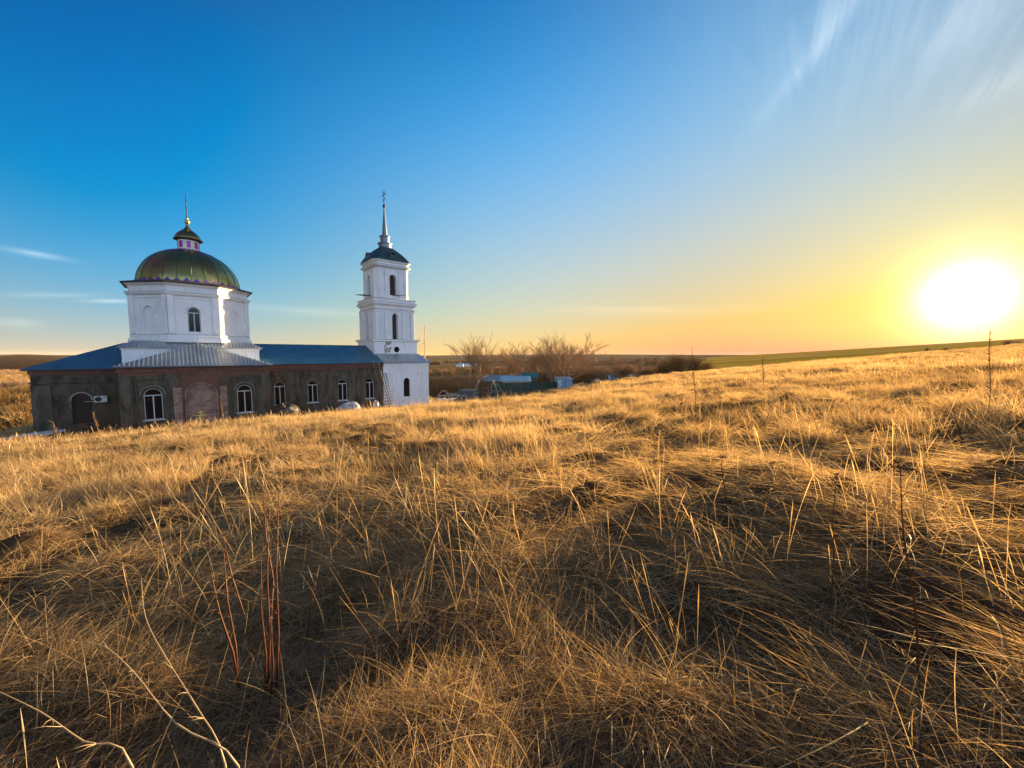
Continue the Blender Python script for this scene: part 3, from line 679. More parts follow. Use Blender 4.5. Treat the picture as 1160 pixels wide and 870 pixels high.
def tower():
    root = empty('bell_tower', (PC[0]+U[0]*19.6+V_[0]*8.4, PC[1]+U[1]*19.6+V_[1]*8.4, BASE), A40, 'white two-tiered bell tower with a slim metal spire at the end of the nave', 'bell tower')
    B = lambda mb, name, m, par=root, smooth=False: mb.build(name, M[m], par, smooth, dz=-BASE)
    c = (0.0, 0.0); z0 = BASE-.6
    # annexe at the foot: local x = t-19.6, y = m-8.4
    s = MB(); wall(s, Tfront(-4.9), -2.65, 3.3, z0, -1.0, [(.3, .82, -5.1, -3.25, -2.8)], .25)
    s.add([(3.3, -4.9, z0), (3.3, 4.9, z0), (3.3, 4.9, -1), (3.3, -4.9, -1)], [(0, 1, 2, 3)])
    s.add([(-2.65, 4.9, z0), (3.3, 4.9, z0), (3.3, 4.9, -1), (-2.65, 4.9, -1)], [(0, 3, 2, 1)])
    s.add([(-2.65, -4.9, z0), (-2.65, 4.9, z0), (-2.65, 4.9, -1), (-2.65, -4.9, -1)], [(0, 3, 2, 1)])
    s.box(-2.7, 3.36, -4.98, -4.9, -1.25, -.98)
    for a, b, za, zb in ((-1.55, -1.47, -5.9, -2.15), (2.35, 2.43, -5.9, -2.15), (-1.55, 2.43, -2.15, -2.07)): s.box(a, b, -4.94, -4.88, za, zb)
    arch_band(s, Tfront(-4.9), .3, .84, 0, -3.25, -2.78, .1, -.06, .01, 0)
    an = B(s, 'annexe_wall', 'white')
    window(root, Tfront(-4.9), .3, .82, -5.1, -3.25, -2.8, .2, frame=None)
    s = MB()
    slope(s, (-2.7, -5.2, -.92), (3.62, -5.2, -.92), (-2.7, -2.86, .18), (2.86, -2.86, .18), .5, .06, .04)
    slope(s, (3.62, -5.2, -.92), (3.62, 5.2, -.92), (2.86, -2.86, .18), (2.86, 2.86, .18), .5, .06, .04)
    slope(s, (3.62, 5.2, -.92), (-2.7, 5.2, -.92), (2.86, 2.86, .18), (-2.7, 2.86, .18), .5, .06, .04)
    B(s, 'annexe_roof', 'silver')
    def ring(h, za, zb, h1=None):
        s2 = math.sqrt(2); s.lathe([(h*s2, za), ((h1 or h)*s2, zb)], 4, c, R(45))
    s = MB(); ring(2.82, -1.0, 1.62); ring(2.86, 1.62, 1.72, 3.02); ring(3.04, 1.72, 1.92); ring(2.98, 1.92, 2.0, 2.7)
    b = B(s, 'tower_base', 'white')
    s = MB(); s.tube([(0, -2.86, .69), (0, -2.8, .69)], .36, 20); B(s, 'round_window', 'glass')
    s = MB(); s.tube([(0, -2.85, .69), (0, -2.79, .69)], .44, 20); B(s, 'round_window_rim', 'white', b)
    s = MB(); rnd = random.Random(3)
    for k in range(16):
        x, z = -1.85+rnd.random()*1.05, .25+rnd.random()*1.15; w_ = .08+rnd.random()*.22; h_ = .1+rnd.random()*.4
        s.box(x, x+w_, -2.835-.001*k, -2.79, z, z+h_)
    B(s, 'peeled_plaster_patch', 'trimold', b)
    # tier 1
    s = MB(); h = 2.52
    for i in range(4):
        T = Tface(c, h, R(-90+90*i)); wall(s, T, -h, h, 1.95, 6.3, [(0, .70, 2.0, 4.85, 5.22)], .5)
        for a in (-h+.02, -1.32, .92, h-.42): s.box(a, a+.40, -.15, .02, 2.0, 5.45, T=T)
        arch_band(s, T, 0, .72, 0, 4.85, 5.24, .16, -.14, .01, .0)
        for za in np.arange(2.25, 4.7, .3):
            for a, b_ in ((-h+.5, -1.36), (-.88, -.42), (.42, .88), (1.36, h-.5)): s.box(a, b_, -.07, .01, za, za+.19, T=T)
    t1 = B(s, 'lower_tier', 'white')
    s = MB(); ring(h+.14, 5.45, 5.62); ring(h+.06, 5.75, 5.82); ring(h+.1, 6.1, 6.3, h+.3); ring(h+.34, 6.3, 6.48); ring(h+.22, 6.48, 6.85, h+.18); ring(h+.26, 6.85, 6.95); ring(h+.24, 6.95, 7.1, 2.25)
    B(s, 'tier_cornice', 'white', t1)
    # tier 2, corners cut
    s = MB(); h = 2.18; cc = .42
    for i in range(4):
        T = Tface(c, h, R(-90+90*i)); wall(s, T, -h+cc, h-cc, 7.0, 10.9, [(0, .88, 7.5, 9.6, 10.04)], .45)
        for a in (-h+cc, -1.05, .75, h-cc-.3): s.box(a, a+.3, -.12, .02, 7.2, 10.6, T=T)
        arch_band(s, T, 0, .9, 0, 9.6, 10.06, .13, -.07, .01, 2.0)
        T2 = Tface(c, (2*h-cc)/math.sqrt(2), R(-45+90*i)); hh = cc/math.sqrt(2); wall(s, T2, -hh, hh, 7.0, 10.9)
    t2 = B(s, 'upper_tier', 'white')
    def ring8(h, cc, za, zb, g=0.0):
        def P(h, cc): return [(-h+cc, -h), (h-cc, -h), (h, -h+cc), (h, h-cc), (h-cc, h), (-h+cc, h), (-h, h-cc), (-h, -h+cc)]
        A = [(*p, za) for p in P(h, cc)]; Bq = [(*p, zb) for p in P(h+g, cc)]
        s.add(A+Bq, [(i, (i+1) % 8, 8+(i+1) % 8, 8+i) for i in range(8)]+[tuple(range(7, -1, -1)), tuple(range(8, 16))])
    s = MB(); ring8(h+.06, cc, 10.62, 10.75); ring8(h+.04, cc, 10.85, 11.0, .22); ring8(h+.30, cc, 11.0, 11.12); ring8(h+.1, cc, 11.12, 11.45); ring8(h+.12, cc, 11.45, 11.6, .16); ring8(h+.30, cc, 11.6, 11.7)
    B(s, 'tier_cornice', 'white', t2)
    for i in range(4):
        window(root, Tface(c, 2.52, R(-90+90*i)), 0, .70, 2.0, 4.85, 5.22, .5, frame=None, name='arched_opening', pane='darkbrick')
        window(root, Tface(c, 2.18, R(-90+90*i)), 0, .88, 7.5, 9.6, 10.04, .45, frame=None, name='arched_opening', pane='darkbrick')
    for hh, z in ((3.07, 1.925), (h+.0, 0)):  # dark strips on the cornices: tin edging, also painting in moulding shade lines
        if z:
            s = MB(); ring(hh, z, z+.03); B(s, 'flashing_shade_line', 'navy', b)
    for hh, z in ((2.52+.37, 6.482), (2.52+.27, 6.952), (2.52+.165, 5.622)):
        s = MB(); ring(hh, z, z+.03); B(s, 'flashing_shade_line', 'navy', t1)
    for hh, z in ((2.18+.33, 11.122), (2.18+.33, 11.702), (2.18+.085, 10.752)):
        s = MB(); ring8(hh, cc, z, z+.025); B(s, 'flashing_shade_line', 'navy', t2)
    # bulging roof
    s = MB(); prof = [(2.52, .42, 11.73), (2.35, .5, 12.1), (2.08, .58, 12.55), (1.7, .6, 13.0), (1.25, .5, 13.4), (.85, .35, 13.68)]; pv = []
    for hh, cq, z in prof: pv += [(-hh+cq, -hh, z), (hh-cq, -hh, z), (hh, -hh+cq, z), (hh, hh-cq, z), (hh-cq, hh, z), (-hh+cq, hh, z), (-hh, hh-cq, z), (-hh, -hh+cq, z)]
    s.add(pv, [(j*8+i, j*8+(i+1) % 8, (j+1)*8+(i+1) % 8, (j+1)*8+i) for j in range(len(prof)-1) for i in range(8)]+[tuple(range(7, -1, -1)), tuple(range(40, 48))])
    rf = B(s, 'tower_roof', 'tgreen')
    for i in range(4):
        T = Tface(c, 2.42, R(-90+90*i)); s = MB()
        arch_band(s, T, 0, .62, 0, 12.35, 12.7, .13, -.02, 1.0, .62); s.box(-.31, .31, .08, .9, 11.7, 12.5, T=T); B(s, 'dormer', 'spire' if i % 2 else 'tgreen', rf)
    # spire
    s = MB(); s.lathe([(.86, 13.6), (.80, 13.66), (.80, 14.2), (.92, 14.22), (.92, 14.30), (.62, 14.34), (.56, 14.4), (.56, 15.1), (.68, 15.13), (.68, 15.22), (.34, 15.26), (.06, 18.85)], 20, c)
    B(s, 'spire', 'spire', root, False)
    s = MB(); s.lathe([(.03, 18.75), (.14, 18.84), (.2, 19.0), (.14, 19.16), (.03, 19.24)], 14, c); B(s, 'spire_ball', 'iron', root, True)
    s = MB(); ortho_cross(s, 0, 0, 19.2, 21.0, 1.3, .035); B(s, 'cross', 'iron')
    return root
tower()
#@@PART2
# ------------------------------------------------------------------ placing aids
P43 = R(4.3)
def at(px, py, Y):
    """point of the place at depth Y seen from the photographer's stand"""
    a, b = (px-580)/436, (435-py)/436
    d = Vector((a, math.cos(P43)+b*math.sin(P43), -math.sin(P43)+b*math.cos(P43)))
    return d*(Y/d.y)
def onground(px, py, y0=0.6, y1=400):
    Y = y0
    while Y < y1:
        p = at(px, py, Y)
        if p.z < tz(p.x, p.y): return Vector((p.x, p.y, tz(p.x, p.y)))
        Y *= 1.01
    return at(px, py, y1)
rng = np.random.RandomState(11)
def vnoise(X, Y, s, seed=0):
    X = np.asarray(X)*s; Y = np.asarray(Y)*s
    xi = np.floor(X).astype(np.int64); yi = np.floor(Y).astype(np.int64); fx = X-xi; fy = Y-yi
    def h(a, b):
        n = (a*374761393+b*668265263+seed*982451653) & 0x7fffffff; n = ((n ^ (n >> 13))*1274126177) & 0x7fffffff
        return (n % 100003)/100003.
    fx = fx*fx*(3-2*fx); fy = fy*fy*(3-2*fy)
    return (h(xi, yi)*(1-fx)+h(xi+1, yi)*fx)*(1-fy)+(h(xi, yi+1)*(1-fx)+h(xi+1, yi+1)*fx)*fy

# ------------------------------------------------------------------ grass
def tuft(seed, nb, seg, rad, L, tilt, curl, width, wind=.45, head=False):
    """one tuft: nb curved blades of seg segments; returns V, F, rnd"""
    r = np.random.RandomState(seed); V = []; F = []; A = []
    for b in range(nb):
        az = r.uniform(0, 2*np.pi); rr = rad*math.sqrt(r.uniform(0, 1)); p = np.array([rr*math.cos(az), rr*math.sin(az), -.03])
        l = L*r.uniform(.45, 1.15); t0 = abs(r.normal(tilt, .22)); baz = r.uniform(0, 2*np.pi)
        d = np.array([math.sin(t0)*math.cos(baz)-wind*r.uniform(.3, 1.2), math.sin(t0)*math.sin(baz)+.18*wind, math.cos(t0)]); d /= np.linalg.norm(d)
        side = np.cross(d, [r.normal(), r.normal(), r.normal()*.4]); side /= np.linalg.norm(side)
        w = width*r.uniform(.6, 1.3); col = r.uniform(0, 1); o = len(V); cd = np.array([d[0], d[1], 0.])+r.normal(0, .35, 3); cd[2] = -abs(cd[2])-.5; cu = curl*r.uniform(.2, 1.6)
        kink = r.randint(1, seg+1) if r.uniform() < .38 else -1
        for i in range(seg+1):
            f = i/seg; ww = w*(1-f**2*.85)
            if head and f > .72: ww = w*(3.2-3*(f-.72)/.28)
            V.append(p-side*ww/2); V.append(p+side*ww/2); A += [col, col]
            if i < seg:
                F.append((o+2*i, o+2*i+1, o+2*i+3, o+2*i+2))
                p = p+d*l/seg; d = d+cd*cu/seg
                if i == kink: d = d+np.array([r.normal()*.9, r.normal()*.9, -.5])
                if p[2] < .03: d[2] = abs(d[2])*.3
                d /= np.linalg.norm(d)
    return np.array(V), np.array(F), np.array(A)
def merged(tufts, P, rz, sc, idx, tint, zf=None):
    """many tufts laid down as one mesh: blade bases follow the ground"""
    Vs, Fs, As = [], [], []; o = 0
    for j, (V, F, A) in enumerate(tufts):
        q = np.where(idx == j)[0]
        if not len(q): continue
        c, s_ = np.cos(rz[q])[:, None], np.sin(rz[q])[:, None]; k = sc[q][:, None]
        x = P[q, 0][:, None]+k*(V[:, 0][None]*c-V[:, 1][None]*s_); y = P[q, 1][:, None]+k*(V[:, 0][None]*s_+V[:, 1][None]*c)
        z = P[q, 2][:, None]+k*V[:, 2][None]
        n = len(V); Vs.append(np.stack([x, y, z], -1).reshape(-1, 3)); Fs.append((F[None]+o+(np.arange(len(q))*n)[:, None, None]).reshape(-1, 4)); o += n*len(q)
        As.append((A[None]+np.asarray(tint)[q][:, None]*.55/.45).reshape(-1))
    return np.concatenate(Vs), np.concatenate(Fs), np.concatenate(As)
def scatter(name, label, cat, col, pts, rz, sc, idx, tint):
    n = len(pts); me = bpy.data.meshes.new(name); me.vertices.add(n); me.vertices.foreach_set('co', np.asarray(pts, np.float32).ravel())
    rz = np.asarray(rz, np.float32)
    if rz.ndim == 1: rz = np.stack([rz*0, rz*0, rz], -1)
    a = me.attributes.new('rot', 'FLOAT_VECTOR', 'POINT'); a.data.foreach_set('vector', rz.ravel())
    for an, av, ty in (('sc', sc, 'FLOAT'), ('tint', tint, 'FLOAT'), ('idx', idx, 'INT')):
        a = me.attributes.new(an, ty, 'POINT'); a.data.foreach_set('value', np.asarray(av, np.float32 if ty == 'FLOAT' else np.int32))
    o = bpy.data.objects.new(name, me); C.objects.link(o); tag(o, label, cat, kind='stuff')
    g = bpy.data.node_groups.new(name, 'GeometryNodeTree')
    g.interface.new_socket('Geometry', in_out='INPUT', socket_type='NodeSocketGeometry'); g.interface.new_socket('Geometry', in_out='OUTPUT', socket_type='NodeSocketGeometry')
    N = g.nodes.new; L = g.links.new
    gi = N('NodeGroupInput'); go = N('NodeGroupOutput'); ip = N('GeometryNodeInstanceOnPoints'); ci = N('GeometryNodeCollectionInfo')
    ci.inputs[0].default_value = col; ci.inputs['Separate Children'].default_value = True; ci.inputs['Reset Children'].default_value = True
    def at_(nm, ty):
        q = N('GeometryNodeInputNamedAttribute'); q.data_type = ty; q.inputs[0].default_value = nm; return q.outputs[0]
    e2r = N('FunctionNodeEulerToRotation'); L(at_('rot', 'FLOAT_VECTOR'), e2r.inputs[0])
    ip.inputs['Pick Instance'].default_value = True
    m2p = N('GeometryNodeMeshToPoints'); L(gi.outputs[0], m2p.inputs[0])
    L(m2p.outputs[0], ip.inputs['Points']); L(ci.outputs[0], ip.inputs['Instance']); L(at_('idx', 'INT'), ip.inputs['Instance Index'])
    L(e2r.outputs[0], ip.inputs['Rotation']); L(at_('sc', 'FLOAT'), ip.inputs['Scale'])
    L(ip.outputs[0], go.inputs[0])
    md = o.modifiers.new('scatter', 'NODES'); md.node_group = g
    return o
HALF = R(66)
def ring_points(r0, r1, dens, seed):
    r = np.random.RandomState(seed); a = HALF*(r1*r1-r0*r0); n = int(a*dens)
    rr = np.sqrt(r.uniform(r0*r0, r1*r1, n)); an = r.uniform(-HALF, HALF, n)
    return rr*np.sin(an), rr*np.cos(an)
def keep(X, Y):
    t, m = church_local(X, Y); k = X/np.maximum(Y, .5)
    ok = ~((t > -9.6) & (t < 23) & (m > 3.4)) & ~((t > -4.8) & (t < 5.05) & (m > -.1))
    Yc = np.interp(k, [-1.6, -1.33, -.93, -.2, .14, .5, .9, 1.33, 2.2], [22, 24, 28, 50, 66, 86, 78, 66, 60])
    return ok & (Y < Yc+22)
def place(rings, seed, hs=1.0):
    X = []; Y = []
    for i, (r0, r1, d) in enumerate(rings):
        x, y = ring_points(r0, r1, d, seed+i); X.append(x); Y.append(y)
    X = np.concatenate(X); Y = np.concatenate(Y); k = keep(X, Y); X = X[k]; Y = Y[k]
    r = np.random.RandomState(seed+50)
    den = .55*vnoise(X, Y, .55, 3)+.45*vnoise(X, Y, 1.7, 4)
    k = r.uniform(0, 1, len(X)) < np.clip((den-.24)*3.2, .22, 1); X = X[k]; Y = Y[k]; den = den[k]
    n = len(X); patch = .6*vnoise(X, Y, .16, 7)+.4*vnoise(X, Y, .6, 8)
    s = (.62+.55*patch+.25*(den-.5))*r.uniform(.75, 1.25, n)*hs
    tint = np.clip(.45*patch+.55*r.uniform(0, 1, n)**1.1, 0, 1)
    return X, Y, s, tint, vnoise(X, Y, .45, 12), r
def pick(r, typ, n, ns, half): return np.where(r.uniform(0, 1, n) < np.clip((typ-.35)*3, .05, .95), r.randint(0, half, n), half+r.randint(0, ns-half, n))
def near_layer(name, label, rings, specs, half, seed):
    tf = [tuft(**sp) for sp in specs]; X, Y, s, tint, typ, r = place(rings, seed); n = len(X)
    V, F, A = merged(tf, np.stack([X, Y, terr(X, Y)], -1), r.normal(0, .75, n), s, pick(r, typ, n, len(specs), half), tint)
    o = bpy.data.objects.new(name, npmesh(name, V, F, [M['straw']], {'rnd': A})); C.objects.link(o); tag(o, label, 'grass', kind='stuff'); return len(F)
def sparse_layer(name, label, rings, specs, seed):
    col = bpy.data.collections.new(name+'_tufts')
    for i, sp in enumerate(specs):
        V, F, A = tuft(**sp); col.objects.link(bpy.data.objects.new('%s_%02d' % (name, i), npmesh('%s_%02d' % (name, i), V, F, [M['straw']], {'rnd': A})))
    X, Y, s, tint, typ, r = place(rings, seed); n = len(X)
    scatter(name, label, 'grass', col, np.stack([X, Y, terr(X, Y)], -1), r.normal(0, .75, n), s, r.randint(0, len(specs), n), tint); return n
def tile_layer(name, label, r0, r1, size, dens, specs, half, seed, around=False):
    """turf tiles: each a patch of many tufts; laid edge to edge, tilted with the slope"""
    tf = [tuft(**sp) for sp in specs]; col = bpy.data.collections.new(name+'_tiles'); r = np.random.RandomState(seed); nt = 9
    for i in range(nt):
        n = int(size*size*dens*(1.0 if i < 7 else .45)); P = np.stack([r.uniform(-size/2, size/2, n), r.uniform(-size/2, size/2, n), np.zeros(n)], -1)
        typ = np.full(n, [.9, .9, .55, .55, .4, .3, .3, .9, .3][i]); cl = vnoise(P[:, 0], P[:, 1], 2.2, i+40); k = r.uniform(0, 1, n) < np.clip((cl-.15)*2.5, .3, 1); P = P[k]; n = len(P); typ = typ[k]
        V, F, A = merged(tf, P, r.normal(0, .75, n), r.uniform(.6, 1.2, n), pick(r, typ, n, len(specs), half), r.uniform(0, .6, n)); A = A*.62
        nm = '%s_%02d' % (name, i); col.objects.link(bpy.data.objects.new(nm, npmesh(nm, V, F, [M['straw']], {'rnd': A})))
    g = np.arange(-r1*1.0, r1*1.0, size*.93); X, Y = np.meshgrid(g, g if around else g[g > -size]); X = X.ravel(); Y = Y.ravel(); n = len(X)
    X = X+r.uniform(-.12, .12, n)*size; Y = Y+r.uniform(-.12, .12, n)*size; R_ = np.hypot(X, Y)
    fan = np.abs(np.arctan2(X, Y)) < HALF
    k = (R_ > r0) & (R_ < r1) & (~fan if around else fan) & keep(X, Y); X, Y = X[k], Y[k]; n = len(X); e = size*.3
    gx = (terr(X+e, Y)-terr(X-e, Y))/(2*e); gy = (terr(X, Y+e)-terr(X, Y-e))/(2*e)
    rot = np.zeros((n, 3)); rz = r.normal(0, .5, n)
    for i in range(n):
        nrm = Vector((-gx[i], -gy[i], 1)).normalized(); q = Vector((0, 0, 1)).rotation_difference(nrm).to_matrix() @ Matrix.Rotation(rz[i], 3, 'Z'); rot[i] = q.to_euler()
    patch = .6*vnoise(X, Y, .16, 7)+.4*vnoise(X, Y, .6, 8); typ = vnoise(X, Y, .45, 12)+r.normal(0, .1, n); den = .55*vnoise(X, Y, .55, 3)+.45*vnoise(X, Y, 1.7, 4)
    idx = np.clip(np.floor((1-typ)*7), 0, 6).astype(int); idx = np.where(den < .3, 7+r.randint(0, 2, n), idx)
    scatter(name, label, 'grass', col, np.stack([X, Y, (terr(X+e, Y)+terr(X-e, Y)+terr(X, Y+e)+terr(X, Y-e))/4], -1), rot, (.72+.5*patch)*r.uniform(.9, 1.12, n), idx, np.clip(patch+r.normal(0, .12, n), 0, 1)); return n
def S(seed, nb, seg, rad, L, tilt, curl, width, **k): return dict(seed=seed, nb=nb, seg=seg, rad=rad, L=L, tilt=tilt, curl=curl, width=width, **k)
near = [S(i, 60, 6, .15, .34, .6, 2.2, .0026, wind=.3) for i in range(4)]+[S(20+i, 56, 7, .22, .46, 1.1, 3.0, .0027, wind=.45) for i in range(4)]+[S(28, 40, 7, .2, .66, .9, 2.0, .0034, wind=.5), S(29, 16, 7, .2, .40, .8, 2.6, .0075, wind=.2)]
mid = [S(40+i, 42, 4, .18, .46, .3, .9, .0062) for i in range(4)]+[S(50+i, 40, 4, .24, .46, 1.0, 1.9, .0062, wind=.6) for i in range(3)]
farg = [S(60+i, 36, 2, .40, .50, .35, .5, .017) for i in range(3)]+[S(70+i, 34, 3, .42, .46, .8, 1.0, .016, wind=.6) for i in range(2)]
stalk = [S(80+i, 5, 6, .16, .86, .16, .35, .0036, wind=.25, head=True) for i in range(6)]
fstalk = [S(90+i, 7, 4, .5, .85, .14, .3, .010, wind=.2, head=True) for i in range(4)]
near2 = [S(30+i, 46, 5, .17, .36, .55, 1.8, .0040, wind=.35) for i in range(4)]+[S(36+i, 44, 5, .24, .48, 1.05, 2.4, .0042, wind=.55) for i in range(4)]
c = [near_layer('dry_grass', 'long dry golden grass, bent and matted, nearest the camera', [(.45, 2.2, 170), (2.2, 4.6, 110)], near, 4, 100),
     near_layer('tangled_grass', 'tangled dry grass just beyond the nearest blades', [(4.5, 9.2, 48)], near2, 4, 150),
     tile_layer('meadow_grass', 'dry golden meadow grass over the middle of the slope', 8.8, 30, 1.2, 30, mid, 4, 200),
     tile_layer('surrounding_grass', 'dry golden grass round and behind the camera stand', .9, 24, 1.2, 30, mid, 4, 250, True),
     tile_layer('hillside_grass', 'dry golden grass up to the crest of the slope', 29, 165, 3.2, 6.5, farg, 3, 300),
     sparse_layer('grass_stalks', 'thin straw stalks with seed heads standing above the grass', [(1.9, 9, 3.0), (9, 28, 2.4)], stalk, 400),
     sparse_layer('wispy_grass', 'single long wispy blades standing up out of the matted grass near the camera', [(1.0, 5.2, 30), (5.2, 10, 11)], [S(110+i, 6, 7, .2, .56, .6, 1.5, .0025, wind=.4) for i in range(8)], 450),
     sparse_layer('distant_grass_stalks', 'straw stalks with seed heads near the crest of the slope', [(25, 70, .5)], fstalk, 500)]
print('grass instances', c)

# ------------------------------------------------------------------ lone weeds in the grass
def weed(name, label, cat, pts, r0, matn, head=None, side=None, group=None):
    """pts: stem polyline in world coordinates, from the ground up"""
    b = Vector(pts[0]); root = empty(name, b, 0, label, cat, group)
    L = [Vector(p)-b for p in pts]; L[0].z -= .05
    # smooth the polyline
    Q = []
    for i in range(len(L)-1):
        p0, p1, p2, p3 = L[max(i-1, 0)], L[i], L[i+1], L[min(i+2, len(L)-1)]
        for j in range(4):
            t = j/4; Q.append(.5*((2*p1)+(p2-p0)*t+(2*p0-5*p1+4*p2-p3)*t*t+(3*p1-p0-3*p2+p3)*t**3))
    Q.append(L[-1]); n = len(Q)
    rnd = random.Random(int(abs(b.x*100)) % 1000); s = MB(); s.tube(Q, [r0*(1-.7*i/(n-1))*(1+.25*(i % 4 == 0)) for i in range(n)], 6)
    for k in range(side or 0):
        i = rnd.randint(n//4, n-2); a = rnd.uniform(0, 6.28); ln = r0*rnd.uniform(6, 24); p = Q[i]
        d = Vector((math.cos(a)*ln, math.sin(a)*ln, ln*rnd.uniform(.1, 1.1))); s.tube([p, p+d*.5+Vector((0, 0, ln*.08)), p+d], [r0*.35, r0*.26, r0*.1], 4)
    s.build('stem', M[matn], root, True)
    if head == 'umbel':
        s = MB(); tp = Q[-1]
        for k in range(9):
            a = rnd.uniform(0, 6.28); d = Vector((math.cos(a), math.sin(a), rnd.uniform(.1, 1.0))).normalized()*r0*rnd.uniform(5, 9)
            s.tube([tp, tp+d], [r0*.3, r0*.2], 4); s.lathe([(r0*.2, -r0*.7), (r0*1.1, 0), (r0*.3, r0*.9)], 6)
            s.v[-18:] = [(x+tp.x+d.x, y+tp.y+d.y, z+tp.z+d.z) for x, y, z in s.v[-18:]]
        s.build('seed_head', M[matn], root, False)
    if head == 'spike':
        s = MB()
        for k in range(170):
            f = rnd.random(); f0 = (.25+.72*f)*(n-1); i = int(f0); p = Q[i].lerp(Q[i+1], f0-i); a = rnd.uniform(0, 6.28); ln = r0*(8-6*f)*rnd.uniform(.2, 1.0)*(1 if rnd.random() < .8 else 2)
            d = Vector((math.cos(a)*ln, math.sin(a)*ln, ln*rnd.uniform(.2, 1.0)))
            s.tube([p, p+d*.6, p+d], [r0*.2, r0*.55, r0*.15], 3)
        s.build('seed_spike', M[matn], root, False)
    return root
def stand(px, py_top, px_b, py_b, mid=None, lean=0.0):
    b = onground(px_b, py_b); t = at(px, py_top, b.y+lean)
    m_ = [b.lerp(t, .35)+Vector((.01, 0, .01))*(t-b).length, b.lerp(t, .7)+Vector((-.012, 0, .01))*(t-b).length]
    return [b]+m_+[t]
weed('dead_thistle', 'tall dark dead thistle stalk with a ragged head, foreground right', 'dead weed', stand(1020, 530, 1042, 790), .0055, 'brownstem', 'umbel', 5)
weed('dead_thistle', 'thinner dead stalk with a forked head left of the tall dark thistle', 'dead weed', stand(948, 540, 940, 690), .004, 'brownstem', 'umbel', 8)
weed('dead_thistle', 'small dark dried flower head nodding above the middle of the grass', 'dead weed', stand(817, 519, 824, 585), .007, 'brownstem', 'umbel', 2)
weed('broken_stem', 'dark bare stem leaning left through the matted grass, lower right', 'dead weed', stand(972, 640, 1012, 745), .006, 'brownstem', None, 3)
weed('tall_weed', 'tall feathery weed standing against the sunset below the sun', 'dead weed', stand(1122, 374, 1120, 470), .008, 'weedstraw', 'spike', 22)
weed('tall_weed', 'single tall thin weed rising above the horizon over the middle shrubs', 'dead weed', stand(784, 391, 788, 478), .008, 'brownstem', 'spike', 0)
weed('tall_weed', 'pale upright weed standing in the grass in front of the green field', 'dead weed', stand(864, 406, 865, 440), .013, 'weedstraw', 'spike', 4)
weed('tall_weed', 'reddish weed leaning left on the right-hand slope', 'dead weed', stand(1080, 462, 1089, 505), .010, 'brownstem', None, 3)
for i, (a, b_) in enumerate((((250, 448), (253, 482)), ((105, 466), (112, 492)), ((398, 442), (400, 462)), ((413, 438), (412, 460)), ((60, 478), (66, 500)), ((345, 452), (348, 470)))):
    weed('tall_weed', ['straw-coloured weed in front of the brick bay', 'straw-coloured weed in front of the air conditioner wall', 'straw weed beside the pale heap at the nave wall', 'tallest straw weed between the pale heap and the ladder', 'straw weed below the outer corner of the east wall', 'straw weed in front of the second nave window'][i],
         'dead weed', stand(*a, *b_), .018, 'weedstraw', 'spike', 2, 'straw weeds on the crest before the church')
# clump of red-brown dock stems
root = empty('dock_clump', onground(303, 775), 0, 'clump of upright red-brown dock stems in the left foreground', 'dead weed'); b0 = Vector(root.location)
for (tx, ty, bx, by, dy) in ((237, 640, 272, 782, .0), (253, 622, 270, 780, .1), (251, 600, 286, 745, .15), (296, 630, 300, 790, .05), (305, 575, 303, 790, .1), (316, 560, 312, 788, .12), (310, 655, 306, 800, 0), (362, 640, 342, 740, .2), (298, 560, 312, 700, .3)):
    bb = onground(bx, by); tt = at(tx, ty, bb.y+dy); s = MB(); P_ = [bb-b0-Vector((0, 0, .05)), bb.lerp(tt, .3)-b0+Vector((.012, 0, 0)), bb.lerp(tt, .62)-b0-Vector((.008, 0, 0)), tt-b0]
    s.tube(P_, [.0065, .0055, .0042, .002], 6)
    rr_ = random.Random(tx)
    for k in range(7):
        f = rr_.uniform(.4, .95); p = P_[0].lerp(P_[3], f); s.tube([p, p+Vector((rr_.uniform(-.03, .03), rr_.uniform(-.03, .03), rr_.uniform(.01, .05)))], [.0025, .001], 4)
    s.build('stem', M['brownstem'], root, True)
# pale bent branches, bottom left
for lab, pl in (('long pale dry stalk arching over the bottom left corner', ((270, 868, 1.15), (200, 820, 1.2), (150, 760, 1.3), (112, 730, 1.4), (62, 727, 1.5))),
                ('pale dry stalk running down across the dark hollow, bottom left', ((255, 866, 1.15), (222, 800, 1.25), (188, 745, 1.4), (165, 700, 1.5), (160, 655, 1.6))),
                ('lowest pale dry stalk, slanting in from the left edge', ((150, 869, 1.05), (95, 840, 1.08), (45, 806, 1.12), (-20, 775, 1.2)))):
    pts = [at(*p) for p in pl]; g0 = onground(pl[0][0], pl[0][1]-2) if False else pts[0].copy(); g0.z = tz(g0.x, g0.y)
    weed('bent_stalk', lab, 'dead weed', [g0]+pts, .003, 'palestalk', None, 9, 'pale bent stalks in the foreground')

